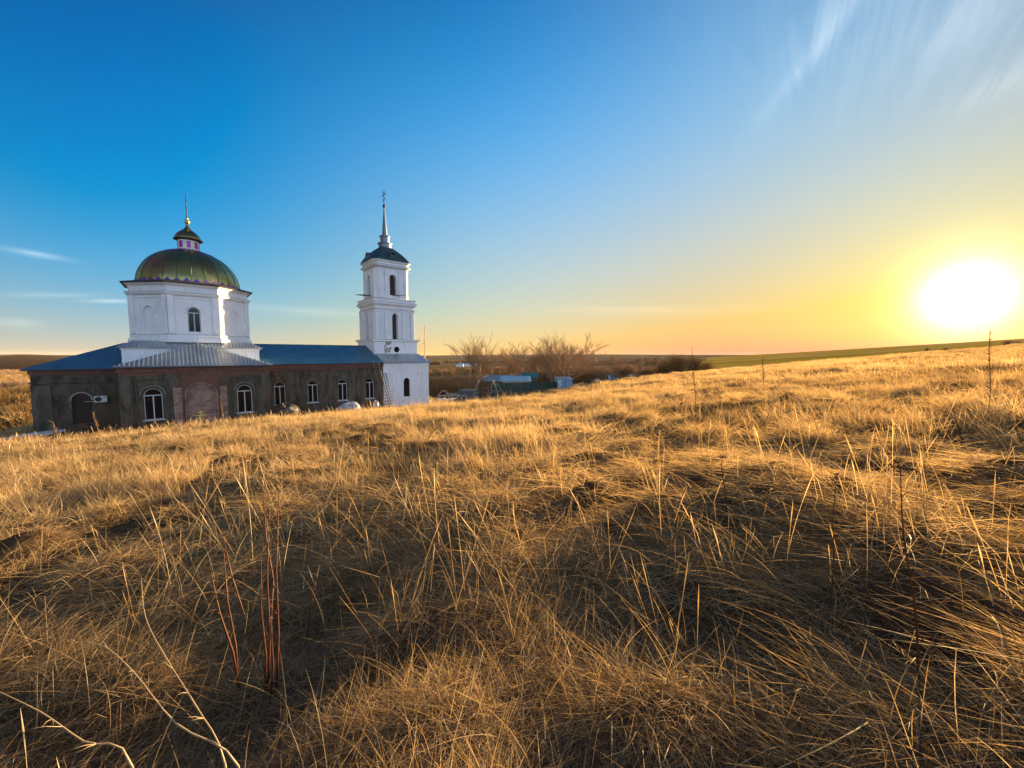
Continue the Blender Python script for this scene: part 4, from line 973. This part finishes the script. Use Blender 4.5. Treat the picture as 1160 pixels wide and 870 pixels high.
# ------------------------------------------------------------------ trees and shrubs
def branchy(seed, height, stems=1, spread=.35, levels=4, r0=.16, up=.12, lmul=.72, minr=.019):
    rnd = random.Random(seed); tr = MB(); cr = MB()
    def grow(p, d, L, r, lv):
        if lv > levels: return
        pts = [p]; rad = [r]; q = p.copy(); dd = d.copy()
        ns = 4 if lv < 3 else 3
        for i in range(ns):
            dd = (dd+Vector((rnd.gauss(0, .13), rnd.gauss(0, .13), rnd.gauss(up*.3, .06)))).normalized(); q = q+dd*L/ns; pts.append(q.copy()); rad.append(max(r*(1-.45*(i+1)/ns), minr*.7))
        (tr if lv == 0 else cr).tube(pts, rad, 6 if lv < 2 else 3, cap=False)
        nc = [5, 5, 4, 4, 2, 0][min(lv, 5)]
        for k in range(nc+(stems == 1)):
            f = rnd.uniform(.35, 1.0) if k else 1.0; i = min(int(f*ns), ns-1); fp = pts[i].lerp(pts[i+1], f*ns-i)
            a = rnd.uniform(0, 6.28); sp = spread*rnd.uniform(.6, 1.5) if k else spread*.4
            perp = Vector((math.cos(a), math.sin(a), rnd.uniform(-.1, .5))); nd = (dd+perp*sp*1.5).normalized()
            grow(fp, nd, L*lmul*rnd.uniform(.7, 1.1), max(rad[i]*.62, minr), lv+1)
    for s_ in range(stems):
        a = 6.28*s_/stems+rnd.uniform(-.4, .4); o = Vector((math.cos(a)*.2, math.sin(a)*.2, -.2)) if stems > 1 else Vector((0, 0, -.2))
        d = Vector((math.cos(a)*(.7 if stems > 1 else .03), math.sin(a)*(.7 if stems > 1 else .03), 1)).normalized()
        grow(o, d, height*(.34 if stems > 1 else .42), r0*rnd.uniform(.8, 1.1), 0)
    # fit the total height
    zm = max(v[2] for v in cr.v); zs_ = sorted(v[2] for v in cr.v); k = height/zs_[int(len(zs_)*.985)]
    for m_ in (tr, cr): m_.v = [(x*k, y*k, z*k) for x, y, z in m_.v]
    return tr, cr
def tree(px, Y, ytop, seed, label, name='bare_tree', cat='tree', group=None, **kw):
    g = at(px, 402, Y); g.z = tz(g.x, g.y); top = at(px, ytop, Y).z
    tr, cr = branchy(seed, top-g.z, **kw); root = empty(name, g, 0, label, cat, group)
    tr.build('trunk', M['bark'], root, True); cr.build('crown', M['twig'], root, False)
G1 = 'bare trees behind the yard'
tree(546, 84, 384, 12, 'tall slender bare tree left of the sheds, rising above the horizon', group=G1, spread=.30, r0=.20)
tree(566, 88, 396, 2, 'lower bare tree between the slender tree and the sheds', group=G1, spread=.45, r0=.15)
tree(606, 86, 391, 3, 'bare many-stemmed tree behind the green shed roof', group=G1, stems=4, spread=.46, r0=.16)
tree(634, 82, 384, 4, 'broadest bare tree with fanning limbs, behind the blue metal garage', group=G1, stems=5, spread=.46, r0=.19)
tree(655, 92, 394, 5, 'bare tree at the right edge of the group, right of the blue garage', group=G1, stems=3, spread=.4, r0=.15)
tree(587, 95, 398, 6, 'thin bare tree behind the long blue-grey shed roof', group=G1, spread=.4, r0=.13)
tree(714, 100, 404, 7, 'small dark bare tree right of the outhouse', group=G1, stems=2, spread=.4, r0=.16)
def bush_mesh(seed, H, Rr, n=330, th=.022):
    rnd = random.Random(seed); s = MB(); A = []
    for k in range(n):
        a = rnd.uniform(0, 6.28); t = abs(rnd.gauss(0, .48)); d = Vector((math.sin(t)*math.cos(a), math.sin(t)*math.sin(a), math.cos(t)))
        b = Vector((rnd.gauss(0, Rr*.22), rnd.gauss(0, Rr*.22), -.1)); L = H*rnd.uniform(.55, 1.05); p1 = b+d*L*.5+Vector((0, 0, L*.05)); p2 = b+d*L*.85+Vector((d.x*.1*L, d.y*.1*L, L*.02)); 
        s.tube([b, p1, p2], [th*1.3, th, th*.6], 3, cap=False)
        for j in range(5):
            f = rnd.uniform(.3, 1); q = p1.lerp(p2, f) if f > .5 else b.lerp(p1, f*2); e = (d+Vector((rnd.gauss(0, .45), rnd.gauss(0, .45), rnd.gauss(.15, .35)))).normalized()*L*rnd.uniform(.12, .3)
            s.tube([q, q+e], [th*.6, th*.3], 3, cap=False)
    me = bpy.data.meshes.new('bush'); me.from_pydata([tuple(v) for v in s.v], [], s.f)
    at_ = me.attributes.new('rnd', 'FLOAT', 'POINT'); r_ = np.random.RandomState(seed); at_.data.foreach_set('value', np.repeat(r_.uniform(0, 1, len(s.v)//3+1), 3)[:len(s.v)].astype(np.float32))
    return me
BM = [bush_mesh(i, 4.0, 1.6) for i in range(4)]
for m_ in BM[:2]: m_.materials.append(M['willow'])
for m_ in BM[2:]: m_.materials.append(M['twig'])
def bush(px, Y, h, mi, label, group, name='bush'):
    g = at(px, 402, Y); o = bpy.data.objects.new(name, BM[mi]); C.objects.link(o); o.location = (g.x, g.y, tz(g.x, g.y)-.1)
    k = h/4; o.scale = (k*1.15, k*1.15, k); o.rotation_euler = (0, 0, (px*7.3) % 6.28); tag(o, label, 'bush', group)
GB = 'ochre bushes in the hollow left of the church'
for a in ((14, 58, 5.4, 0, 'large ochre bush in the hollow nearest the left edge'), (36, 60, 4.6, 1, 'ochre bush touching the outer corner of the church'),
          (2, 72, 4.8, 1, 'dark-gapped bush at the left edge above the nearest large one'), (28, 76, 5.2, 0, 'ochre bush behind the nearest large one'), (12, 92, 5.2, 1, 'second bush up from the left-hand hollow'),
          (38, 96, 4.8, 0, 'bush beside the church corner, halfway to the far field'), (-8, 112, 5, 0, 'bush cut by the left edge below the far field'), (20, 118, 5, 1, 'farthest bush below the pale far field'), (44, 124, 5.5, 0, 'farthest bush at the church eave'),
          (-60, 60, 5, 0, 'bush beyond the left edge'), (-40, 84, 5, 1, 'second bush beyond the left edge')): bush(*a, GB)
GB2 = 'thickets on the crest right of the yard'
for a in ((752, 96, 4.3, 0, 'left thicket of the clump below the tall weed'), (768, 94, 5.2, 0, 'tallest thicket in the middle of the clump'), (786, 98, 4.9, 1, 'right thicket of the clump, behind the tall thin weed'), (800, 104, 3.4, 1, 'low thicket where the clump meets the green field'), (735, 104, 4.0, 3, 'low thicket between the small dark tree and the clump')): bush(*a, GB2, 'thicket')
# brush belt in the valley behind church and yard: one mass
bc = bpy.data.collections.new('brush_shrubs')
for i, m_ in enumerate(BM): bc.objects.link(bpy.data.objects.new('brush_shrub_%d' % i, m_))
n = 2600; k = rng.uniform(-1.5, .42, n); Y = 72+rng.uniform(0, 1, n)**1.6*260
k2 = rng.uniform(-.27, .3, 700); Y2 = 74+rng.uniform(0, 1, 700)**1.3*50
k = np.r_[k, k2]; Y = np.r_[Y, Y2]; X = k*Y
ok = (vnoise(X, Y, .02, 21)+.25*vnoise(X, Y, .09, 5) > .52) | ((Y < 125) & (k > -.27) & (k < .3)); ok &= ~((k > .25) & (Y < 95)) & ~((k < -1.1) & (Y < 130)) & ~((k > -.09) & (Y < 88))
X, Y = X[ok], Y[ok]; n = len(X); Z = terr(X, Y)
top = np.interp(X/Y, [-.5, -.22, -.12, .05, .2, .3, .42], [-3.0, -2.8, -2.4, -2.4, -2.6, -2.2, -2.6])*Y/85      # brush stays below the skyline
h = np.minimum(np.clip((top-Z), 1.5, 6)*rng.uniform(.6, 1.0, n), 6)
scatter('brush', 'brown leafless brush filling the valley behind the church and yard', 'brush', bc, np.stack([X, Y, Z], -1), rng.uniform(0, 6.28, n), h/4, rng.choice([0, 1, 2, 3, 2, 3], n), rng.uniform(0, 1, n))
# shelter belts far off
n = 5200; k = rng.uniform(-1.5, 1.0, n); Y = rng.choice([430, 560, 760, 1100], n)*(1+rng.normal(0, .012, n)); X = k*Y
ok = (vnoise(X, Y*0+Y.round(-2), .004, 31) > .42) & ~((k > .38) & (Y < 900)) & ~(k < -.7); X, Y = X[ok], Y[ok]; n = len(X)
scatter('shelter_belt', 'dark rows of far-off trees between the valley fields', 'brush', bc, np.stack([X, Y, terr(X, Y)], -1), rng.uniform(0, 6.28, n), rng.uniform(.8, 1.5, n), rng.randint(2, 4, n), rng.uniform(0, 1, n))
# tiny bushes on the hill crest under the sun
for i, (px, Y, h) in enumerate(((1012, 300, 2.6), (1050, 340, 3.4), (1071, 330, 3.0), (1140, 330, 6.0), (1150, 335, 5.0), (884, 150, 2.4))):
    bush(px, Y, h, 2+i % 2, ['low bush on the skyline left of the sun', 'bush on the skyline directly left of below the sun', 'bush on the skyline below the left part of the sun', 'hazy tree-like bush on the skyline at the right edge', 'twin of the hazy bush, cut by the right edge', 'lone small bush standing in the green field'][i], 'bushes on the right-hand skyline')

# ------------------------------------------------------------------ things round the church
def ch(t, m, z): x, y = Wp(t, m); return Vector((x, y, z))
def cempty(name, t, m, z, label, cat, rz=A40, group=None): return empty(name, ch(t, m, z), rz, label, cat, group)
gz = lambda t, m: tz(*Wp(t, m))
r = cempty('air_conditioner', -6.05, 3.5, -3.72, 'white air conditioner unit hung on the dark east wall', 'air conditioner')
s = MB(); s.box(-.36, .36, -.33, -.06, 0, .5); s.build('casing', M['trimwhite'], r)
s = MB(); s.tube([(-.12, -.345, .25), (-.12, -.32, .25)], .19, 20); s.build('fan', M['iron'], r)
s = MB(); s.box(.17, .32, -.337, -.325, .38, .42); s.build('vent', M['iron'], r)
for x_ in (-.28, .28): s = MB(); s.box(x_-.02, x_+.02, -.3, 0, -.05, -.002); s.build('bracket', M['iron'], r)
s = MB(); s.tube([(-.36, -.12, .1), (-.9, -.05, .08)], .03, 6); s.build('pipe', M['palewood'], r)
def ladder(name, label, a, b, w, n, rs, m, rungdir):
    a, b = Vector(a), Vector(b); r = empty(name, a, 0, label, 'ladder'); d = b-a; rd = Vector(rungdir).normalized()*w/2
    for sgn in (-1, 1): s = MB(); s.bar(rd*sgn, d+rd*sgn, rs, rs*1.4); s.build('rail', M[m], r)
    for i in range(n): s = MB(); q = d*((i+.6)/n); s.bar(q-rd, q+rd, rs*.9, rs*1.0); s.build('rung', M[m], r)
ux = (U[0], U[1], 0)
ladder('wooden_ladder', 'wide grey wooden ladder leaning from the eave against the last bay of the nave', ch(17.0, 2.4, gz(17.0, 2.4)), ch(15.95, 3.1, -.95), .62, 15, .07, 'wood', ux)
ladder('metal_ladder', 'narrow dark ladder leaning on the white annexe corner', ch(17.75, 2.7, gz(17.75, 2.7)), ch(17.05, 3.4, -2.1), .34, 12, .035, 'iron', ux)
s = MB(); r = cempty('scaffold_plank', 19.6-2.9, 8.4, 7.45, 'dark planks sticking out of the left belfry arch above the lower tier', 'plank')
for i in range(3): s = MB(); s.bar((-.5-.2*i, -.45+.35*i, .02+.01*i), (.9, -.4+.35*i, .0+.012*i), .2, .05); s.build('board', M['iron'] if i < 2 else M['wood'], r)
r = cempty('scaffold_plank', 20.0, 5.95, 7.42, 'short planks sticking out of the front belfry arch above the lower tier', 'plank')
for i in range(2): s = MB(); s.bar((-.6+.5*i, .1, .02), (.5+.6*i, -.5+.1*i, .1+.12*i), .16, .05); s.build('board', M['iron'] if i else M['wood'], r)
# yellow grave cross
gx = onground(227, 483); gx = Vector(at(227, 470, 29.2)); gx.z = tz(gx.x, gx.y); top = at(227, 464, 29.2).z-gx.z
r = empty('grave_cross', gx, A40, 'thin yellow metal cross standing in the grass before the brick bay', 'cross')
M['yellow'] = simple('yellow_paint', (.62, .50, .10), .6, 0, .2)
s = MB(); s.bar((0, 0, -.2), (0, 0, top), .07, .05); s.bar((-.42, 0, top*.66), (.42, 0, top*.66), .06, .045); s.bar((-.2, 0, top*.84), (.2, 0, top*.84), .05, .045); s.bar((-.22, 0, top*.46), (.22, 0, top*.36), .05, .045); s.build('cross_bars', M['yellow'], r)
def lump(name, label, cat, p, rx, ry, rz_, m, seed, flat=.35, parts=1):
    rnd = random.Random(seed); n1, n2 = 14, 22; s = MB(); v = []
    ph = [rnd.uniform(0, 6.28) for _ in range(6)]
    for i in range(n1+1):
        a = math.pi*i/n1
        for j in range(n2):
            b = 6.283*j/n2; q = 1+.10*math.sin(3*b+ph[0]+2*a)+.07*math.sin(5*b+ph[1]-3*a)+.05*math.sin(8*b+ph[2]+5*a)+rnd.uniform(-.03, .03)
            v.append((rx*q*math.sin(a)*math.cos(b), ry*q*math.sin(a)*math.sin(b), max(rz_*q*math.cos(a), -rz_*flat)))
    s.add(v, [(i*n2+j, i*n2+(j+1) % n2, (i+1)*n2+(j+1) % n2, (i+1)*n2+j)[::-1] for i in range(n1) for j in range(n2)])
    o = s.build(name, M[m], None, True); o.location = p; o.rotation_euler = (0, 0, A40); tag(o, label, cat); return o
M['stone'] = simple('grey_stone', (.16, .15, .13), .95, 0, .45, 3, .5); M['tarp'] = simple('pale_tarpaulin', (.36, .38, .42), .55, 0, .25, 3, .6); M['darkpile'] = simple('dark_spoil', (.05, .045, .04), 1, 0, .5, 5, .7)
lump('rubble_heap', 'dark rounded heap at the inner corner of transept and nave', 'rubble', ch(6.3, 1.9, gz(6.3, 1.9)+.55), 1.3, .8, .95, 'darkpile', 1)
lump('boulder', 'grey stone lying on top of the dark heap by the nave corner', 'boulder', ch(6.7, 1.2, gz(6.7, 1.2)+.95), .62, .45, .34, 'stone', 2)
lump('tarpaulin_heap', 'low pale tarpaulin-covered heap under the third nave window', 'heap', ch(12.6, 2.2, gz(12.6, 2.2)+.55), 1.15, .7, .6, 'tarp', 3)
lump('sack', 'small white full sack left of the wooden ladder foot', 'sack', ch(15.5, 2.3, gz(15.5, 2.3)+.55), .34, .3, .55, 'tarp', 4)
# ------------------------------------------------------------------ vehicles
M['carwhite'] = simple('white_car_paint', (.62, .66, .70), .3, .1, .06); M['cardark'] = simple('dark_blue_car_paint', (.035, .045, .07), .3, .3, .1); M['cargrey'] = simple('grey_green_van_paint', (.12, .15, .16), .45, .2, .15)
M['rubber'] = simple('black_rubber', (.02, .02, .02), .9); M['rim'] = simple('steel_rim', (.4, .4, .42), .4, .8)
def car(p, rz, paint, label, H=1.45, L=4.3, van=False, roofp=None):
    r = empty('parked_car', p, rz, label, 'car'); W_ = .84
    body = [(-L/2, .35), (-L/2, .72), (-L/2+.12, .86), (-L/2+1.0, .95), (L/2-.7, .95), (L/2-.1, .88), (L/2, .6), (L/2, .35)]
    if van: cab = [(-L/2+.55, .94), (-L/2+1.15, H-.02), (-L/2+1.4, H), (L/2-.25, H), (L/2-.08, .94)]
    else: cab = [(-L/2+.95, .94), (-L/2+1.6, H-.06), (-L/2+1.85, H), (L/2-1.25, H), (L/2-1.0, H-.06), (L/2-.55, .94)]
    s = MB(); s.prism(body, -W_, W_); s.build('body', M[paint], r)
    s = MB(); n = len(cab); ins = .14
    v = [(x, -W_+(ins if z > 1 else .03), z) for x, z in cab]+[(x, W_-(ins if z > 1 else .03), z) for x, z in cab]
    s.add(v, [tuple(range(n)), tuple(range(2*n-1, n-1, -1))]+[((i+1) % n, i, n+i, n+(i+1) % n) for i in range(n)]); cb = s.build('cabin', M['glass'], r)
    s = MB(); s.box(-L/2+1.6, L/2-(1.0 if not van else .25), -W_+ins-.01, W_-ins+.01, H-.05, H+.02); s.build('roof', M[roofp or paint], r)
    for sy in (-1, 1):
        s = MB()
        for x in (-L/2+.93, -.15, L/2-1.05): s.bar((x-.02, sy*(W_-.02), .95), (x+(.55 if x < -1 else 0.0), sy*(W_-ins+.01), H-.04), .06, .03)
        s.build('pillar', M[paint], r)
        for x in (-L/2+.8, L/2-.85):
            s = MB(); s.tube([(x, sy*(W_-.16), .31), (x, sy*(W_+.03), .31)], .31, 18); w_ = s.build('wheel', M['rubber'], r)
            s = MB(); s.tube([(x, sy*(W_+.02), .31), (x, sy*(W_+.045), .31)], .18, 14); s.build('rim', M['rim'], w_)
        s = MB(); s.box(-L/2-.02, -L/2+.03, sy*.62-.13, sy*.62+.13, .62, .76); s.build('headlight', M['tarp'], r)
    return r
def at_g(px, Y, dz=0): g = at(px, 402, Y); g.z = tz(g.x, g.y)+dz; return g
def wedge_depth(px, py, H):
    Y = 26
    while Y < 80:
        p = at(px, py, Y)
        if p.z < tz(p.x, p.y)+H: return Y
        Y += .25
    return 40
Yw = wedge_depth(28, 493, .75)
g = at_g(29, Yw); r = empty('metal_sheet', g, R(12), 'pale tapered sheet on dark supports by the outer church corner', 'metal sheet')
s = MB(); s.prism([(-1.9, .48), (-.6, .62), (.7, .70), (1.35, .76), (1.55, .86), (1.50, .98), (1.2, 1.0), (-.4, .84), (-1.9, .54)], -.45, .45); s.build('sheet', M['tarp'], r)
for x in (-.9, .9): s = MB(); s.box(x-.3, x+.3, -.35, .35, -.3, .55); s.build('support', M['darkpile'], r)

# ------------------------------------------------------------------ the yard right of the tower
M['fence'] = simple('dark_green_fence_sheet', (.018, .055, .045), .6, .2, .3, 1.0); M['greenroof'] = simple('green_roof_paint', (.03, .20, .19), .5, .2, .2); M['greyroof'] = simple('grey_blue_roof_sheet', (.22, .30, .34), .45, .4, .25, 1.0)
M['lightroof'] = simple('light_blue_roof_sheet', (.35, .50, .60), .45, .3, .2, 1.0); M['beige'] = simple('beige_cladding', (.46, .38, .26), .7, 0, .2); M['bluemetal'] = simple('blue_painted_metal', (.16, .30, .46), .5, .2, .25, 1.2); M['brownboard'] = simple('brown_boards', (.13, .08, .05), .85, 0, .3, 4)
M['tube'] = simple('pale_steel_tube', (.26, .26, .25), .5, .3, .2, 4)
def shed(name, label, cat, x0, x1, Y, ytop, depth, wallm, roofm, rise=.4, over=.25, ymid=None, rz=0.0, door=None, fall=None):
    a, b = at(x0, 402, Y), at(x1, 402, Y); cx_ = (a.x+b.x)/2; w_ = (b.x-a.x)/2; g = tz(cx_, Y); H = at(x0, ytop, Y).z-g-rise
    r = empty(name, (cx_, Y, g), rz, label, cat)
    s = MB(); s.box(-w_, w_, 0, depth, -1.2, H); wl = s.build('wall', M[wallm], r)
    s = MB(); slope(s, (-w_-over, -over, H+.01), (w_+over, -over, H+.01), (-w_-over, depth+over, H+rise), (w_+over, depth+over, H+rise), .35, .08, .03) if fall is None else None
    if fall: s.add([(-w_-over, -over, H), (w_+over, -over, H), (w_+over, depth/2, H+rise), (-w_-over, depth/2, H+rise), (-w_-over, depth+over, H), (w_+over, depth+over, H)], [(0, 1, 2, 3), (3, 2, 5, 4), (0, 3, 4), (1, 5, 2)])
    s.build('roof', M[roofm], r)
    if door:
        dx, dw, dh, dm = door; s = MB(); s.box(dx-dw/2, dx+dw/2, -.04, .0, 0, dh); d_ = s.build('door', M[dm], r)
        s = MB(); s.box(dx+dw/2-.18, dx+dw/2-.12, -.09, -.04, dh*.45, dh*.52); s.build('handle', M['iron'], d_)
    return r, w_, H, wl
shed('long_shed', 'long low shed with a grey-blue sheet roof, behind the beige cabin', 'shed', 549, 600, 72, 426.5, 5, 'brownboard', 'greyroof', .9, door=(2.2, 1.0, 1.9, 'wood'))
shed('green_shed', 'small shed whose green pitched roof tops the yard', 'shed', 593, 609, 75, 423.0, 4, 'brownboard', 'greenroof', .8, fall=True, door=(.3, .9, 1.9, 'fence'))
r, w_, H, wl = shed('beige_cabin', 'beige cabin with a slanting light blue roof behind the green fence', 'cabin', 569, 600, 66, 427.5, 3.5, 'beige', 'lightroof', .65, .35)
for k in (-1.55, -1.05): s = MB(); s.box(k-.2, k+.2, -.05, 0, H-.95, H-.35); f = s.build('window', M['trimwhite'], r); s = MB(); s.box(k-.14, k+.14, -.06, -.05, H-.9, H-.4); s.build('pane', M['glass'], f)
r, w_, H, wl = shed('metal_garage', 'blue painted metal garage at the right end of the fence', 'garage', 632, 649, 63, 428.4, 4.6, 'bluemetal', 'greyroof', .12, .06)
s = MB(); s.box(-w_+.7, w_-.15, -.05, -.0, .1, H-.15); d_ = s.build('door', M['bluemetal'], r); s = MB(); s.box(0, .05, -.07, -.05, .1, H-.15); s.build('seam', M['iron'], d_)
s = MB(); s.box(-w_+.06, -w_+.62, -.04, 0, .1, H-.2); s.build('side_panel', M['lightroof'], r)
r, w_, H, wl = shed('outhouse', 'tiny outhouse with a dark frame and a grey-blue door on the crest', 'outhouse', 688.5, 697.5, 74, 424.7, 1.5, 'bluemetal', 'iron', .15, .1)
s = MB(); s.box(-w_-.03, -w_+.3, -.06, 0, -.2, H); s.box(-w_-.03, w_+.03, -.06, 0, H-.2, H); s.build('frame', M['iron'], r)
# fence with posts
A, Bp = at(556, 402, 62.5), at(632, 402, 64.5); r = empty('sheet_fence', (A.x, A.y, tz(A.x, A.y)), 0, 'dark green sheet metal fence in front of the cabin and sheds', 'fence')
nseg = 6; H0 = at(556, 434, 62.5).z
for i in range(nseg):
    p, q = A.lerp(Bp, i/nseg)-A, A.lerp(Bp, (i+1)/nseg)-A; s = MB(); n_ = 14; zt = (at(556+76*(i+.5)/nseg, 433.5, 63).z)-tz(A.x, A.y); 
    for j in range(n_):
        u0, u1 = p.lerp(q, j/n_), p.lerp(q, (j+1)/n_); o_ = .03*(j % 2); s.box(u0.x, u1.x-.01, u0.y-.02-o_, u0.y+.02-o_, -.8, zt)
    s.build('panel', M['fence'], r); s = MB(); s.box(p.x-.05, p.x+.05, p.y+.05, p.y+.13, -.9, zt+.08); s.build('post', M['iron'], r)
# greenhouse frame
Yg = 60; g0 = at_g(550, Yg); r = empty('greenhouse_frame', g0, 0, 'bare pale tube frame of a greenhouse beside the fence', 'greenhouse frame')
zt = at(550, 427, Yg).z-g0.z
for j, dy in enumerate((0, 2.0, 4.0)):
    s = MB(); w_ = 1.9; s.tube([(-w_*math.cos(a), dy, max(zt*math.sin(a), 0)-(.3 if abs(math.sin(a)) < .05 else 0)) for a in [math.pi*i/10 for i in range(11)]], .035, 5); s.build('hoop', M['tube'], r)
for a in (.35, .9, math.pi/2, math.pi-.9, math.pi-.35): s = MB(); s.tube([(-1.9*math.cos(a), 0, zt*math.sin(a)), (-1.9*math.cos(a), 4, zt*math.sin(a))], .028, 5); s.build('rail', M['tube'], r)
s = MB()
for a, b_ in (((-.55, -.02, 0), (-.55, -.02, 1.9)), ((.45, -.02, 0), (.45, -.02, 1.9)), ((-.55, -.02, 1.9), (.45, -.02, 1.9)), ((-1.85, -.02, 1.2), (1.85, -.02, 1.2))): s.bar(a, b_, .05)
s.build('door_frame', M['tube'], r)
r = empty('tube_frame', at_g(562, 58.5), .3, 'open trapezoid tube frame leaning right of the greenhouse', 'frame')
zz = 2.4
for a, b_ in (((-.9, 0, 0), (-.7, 0, zz)), ((-.7, 0, zz), (.3, 0, zz*.95)), ((.3, 0, zz*.95), (1.5, 0, 0)), ((-.8, 0, 1.3), (.9, 0, 1.25)), ((.2, 0, 0), (.2, 0, 1.3))): s = MB(); s.bar(a, b_, .08); s.build('tube', M['tube'], r)
car(at_g(527, 61), R(5), 'cargrey', 'grey-green van parked left of the greenhouse frame', H=1.9, L=4.4, van=True)
car(at_g(509, 58), R(-8), 'cardark', 'dark blue car parked nearest the tower in the yard', H=1.42)
# hooped trailer frame and pale board next to the dark car
r = empty('hoop_frame', at_g(502, 56.5), .2, 'low round-hooped tube frame at the left end of the yard', 'frame')
for dy in (0, .9): s = MB(); s.tube([(-.75*math.cos(a), dy, 1.5*math.sin(a)+.3) for a in [math.pi*i/10 for i in range(11)]], .035, 5); s.build('hoop', M['tube'], r)
s = MB(); s.box(-1.0, 3.4, -.05, .05, 1.0, 1.12); s.build('rail', M['tube'], r)
for x in (-.7, .9, 2.6): s = MB(); s.box(x-.04, x+.04, -.04, .04, -.3, 1.0); s.build('post', M['tube'], r)
g = at_g(506, 53.5); s = MB(); s.prism([(-1.3, .55), (-1.0, .45), (1.0, .5), (1.35, .72), (1.25, .78), (-1.2, .68)], -.5, .5); o = s.build('pale_board', M['tarp'], None); o.location = g; tag(o, 'long pale board lying in the grass before the dark blue car', 'board')
s = MB(); s.box(-1, -.9, -.4, .4, -.1, .45); s.box(.9, 1.0, -.4, .4, -.1, .5); s.build('trestle', M['wood'], o)
# bits of junk on the crest
s = None
J = [(676, 69, .9, .5, 'tarp', 'white low box left of the outhouse'), (668, 69, 1.8, .45, 'rubber', 'dark low pile of scrap far left of the outhouse'), (690.5, 70, .45, .95, 'tarp', 'leaning white board at the foot of the outhouse'), (702, 72, 1.1, .5, 'brownboard', 'brown crate just right of the outhouse'), (715, 74, 1.0, .42, 'tarp', 'white slab below the small dark tree'), (724, 75, .9, .42, 'stone', 'grey slab right of the small dark tree'), (683, 70, .9, .55, 'brownboard', 'small brown box just left of the outhouse'), (709, 73, 1.9, .35, 'darkpile', 'dark low scrap right of the brown crate')]
for px, Y, w_, h_, m_, lab in J:
    g = at_g(px, Y); s = MB(); rnd = random.Random(int(px)); t_ = rnd.uniform(-.15, .15)
    s.add([(-w_/2, -.3, -.2), (w_/2, -.3, -.2), (w_/2, .3, -.2), (-w_/2, .3, -.2), (-w_/2+.05, -.25, h_+t_+.35), (w_/2-.1, -.25, h_-t_+.35), (w_/2-.1, .22, h_-t_+.35), (-w_/2+.05, .25, h_+t_+.35)], [(0, 3, 2, 1), (4, 5, 6, 7), (0, 1, 5, 4), (1, 2, 6, 5), (2, 3, 7, 6), (3, 0, 4, 7)])
    s.box(-w_/2-.04, w_/2, -.34, .3, h_*.4, h_*.52); o = s.build('junk', M[m_], None); o.location = g; o.rotation_euler = (0, .05, rnd.uniform(-.4, .4)); tag(o, lab, 'junk', 'odds and ends on the crest by the outhouse')
# pair of poles
r = empty('utility_poles', at_g(477.5, 55), 0, 'pair of tall pale wooden poles joined by a slanting brace, right of the tower', 'utility pole'); g = Vector(r.location)
pl = [(at(475, 367.5, 55)-g, .09), (at(480.6, 369, 55)-g, .14)]
for v_, rr_ in pl: s = MB(); s.tube([(v_.x, 0, -.5), (v_.x, 0, v_.z)], [rr_, rr_*.8], 8); s.build('pole', M['palewood'], r)
s = MB(); s.bar((pl[0][0].x, -.1, pl[0][0].z-3.1), (pl[1][0].x, -.1, pl[1][0].z-2.3), .12, .1); s.build('brace', M['palewood'], r)
# far hamlet
for i, (px, Y, w_, lab) in enumerate(((521, 470, 9, 'bright white house of the far hamlet, left'), (529.5, 480, 8, 'second white house of the far hamlet, middle'), (536, 500, 8, 'faint third house of the far hamlet, right'))):
    g = at_g(px, Y); r = empty('house', g, .3*i, lab, 'house', 'far hamlet in the valley')
    s = MB(); s.box(-w_/2, w_/2, -3, 3, -1, 3.2); s.build('wall', M['white'], r)
    s = MB(); s.prism([(-w_/2-.4, 3.1), (0, 5.2), (w_/2+.4, 3.1)], -3.4, 3.4); s.build('roof', M['greyroof'], r)
# ------------------------------------------------------------------ haze
if HAZE > 0:
    s = MB(); s.box(-9400, 9400, -9400, 9400, -90, 48); m_, t_ = mat('haze')
    pv = t_.n('ShaderNodeVolumePrincipled'); pv.inputs['Color'].default_value = (1.0, .82, .60, 1); pv.inputs['Density'].default_value = HAZE; pv.inputs['Anisotropy'].default_value = 0.0
    oo = t_.n('ShaderNodeOutputMaterial'); t_.l(pv.outputs[0], oo.inputs['Volume'])
    o = s.build('haze', m_, None); tag(o, 'thin pale evening haze over the valley', 'haze', kind='stuff')
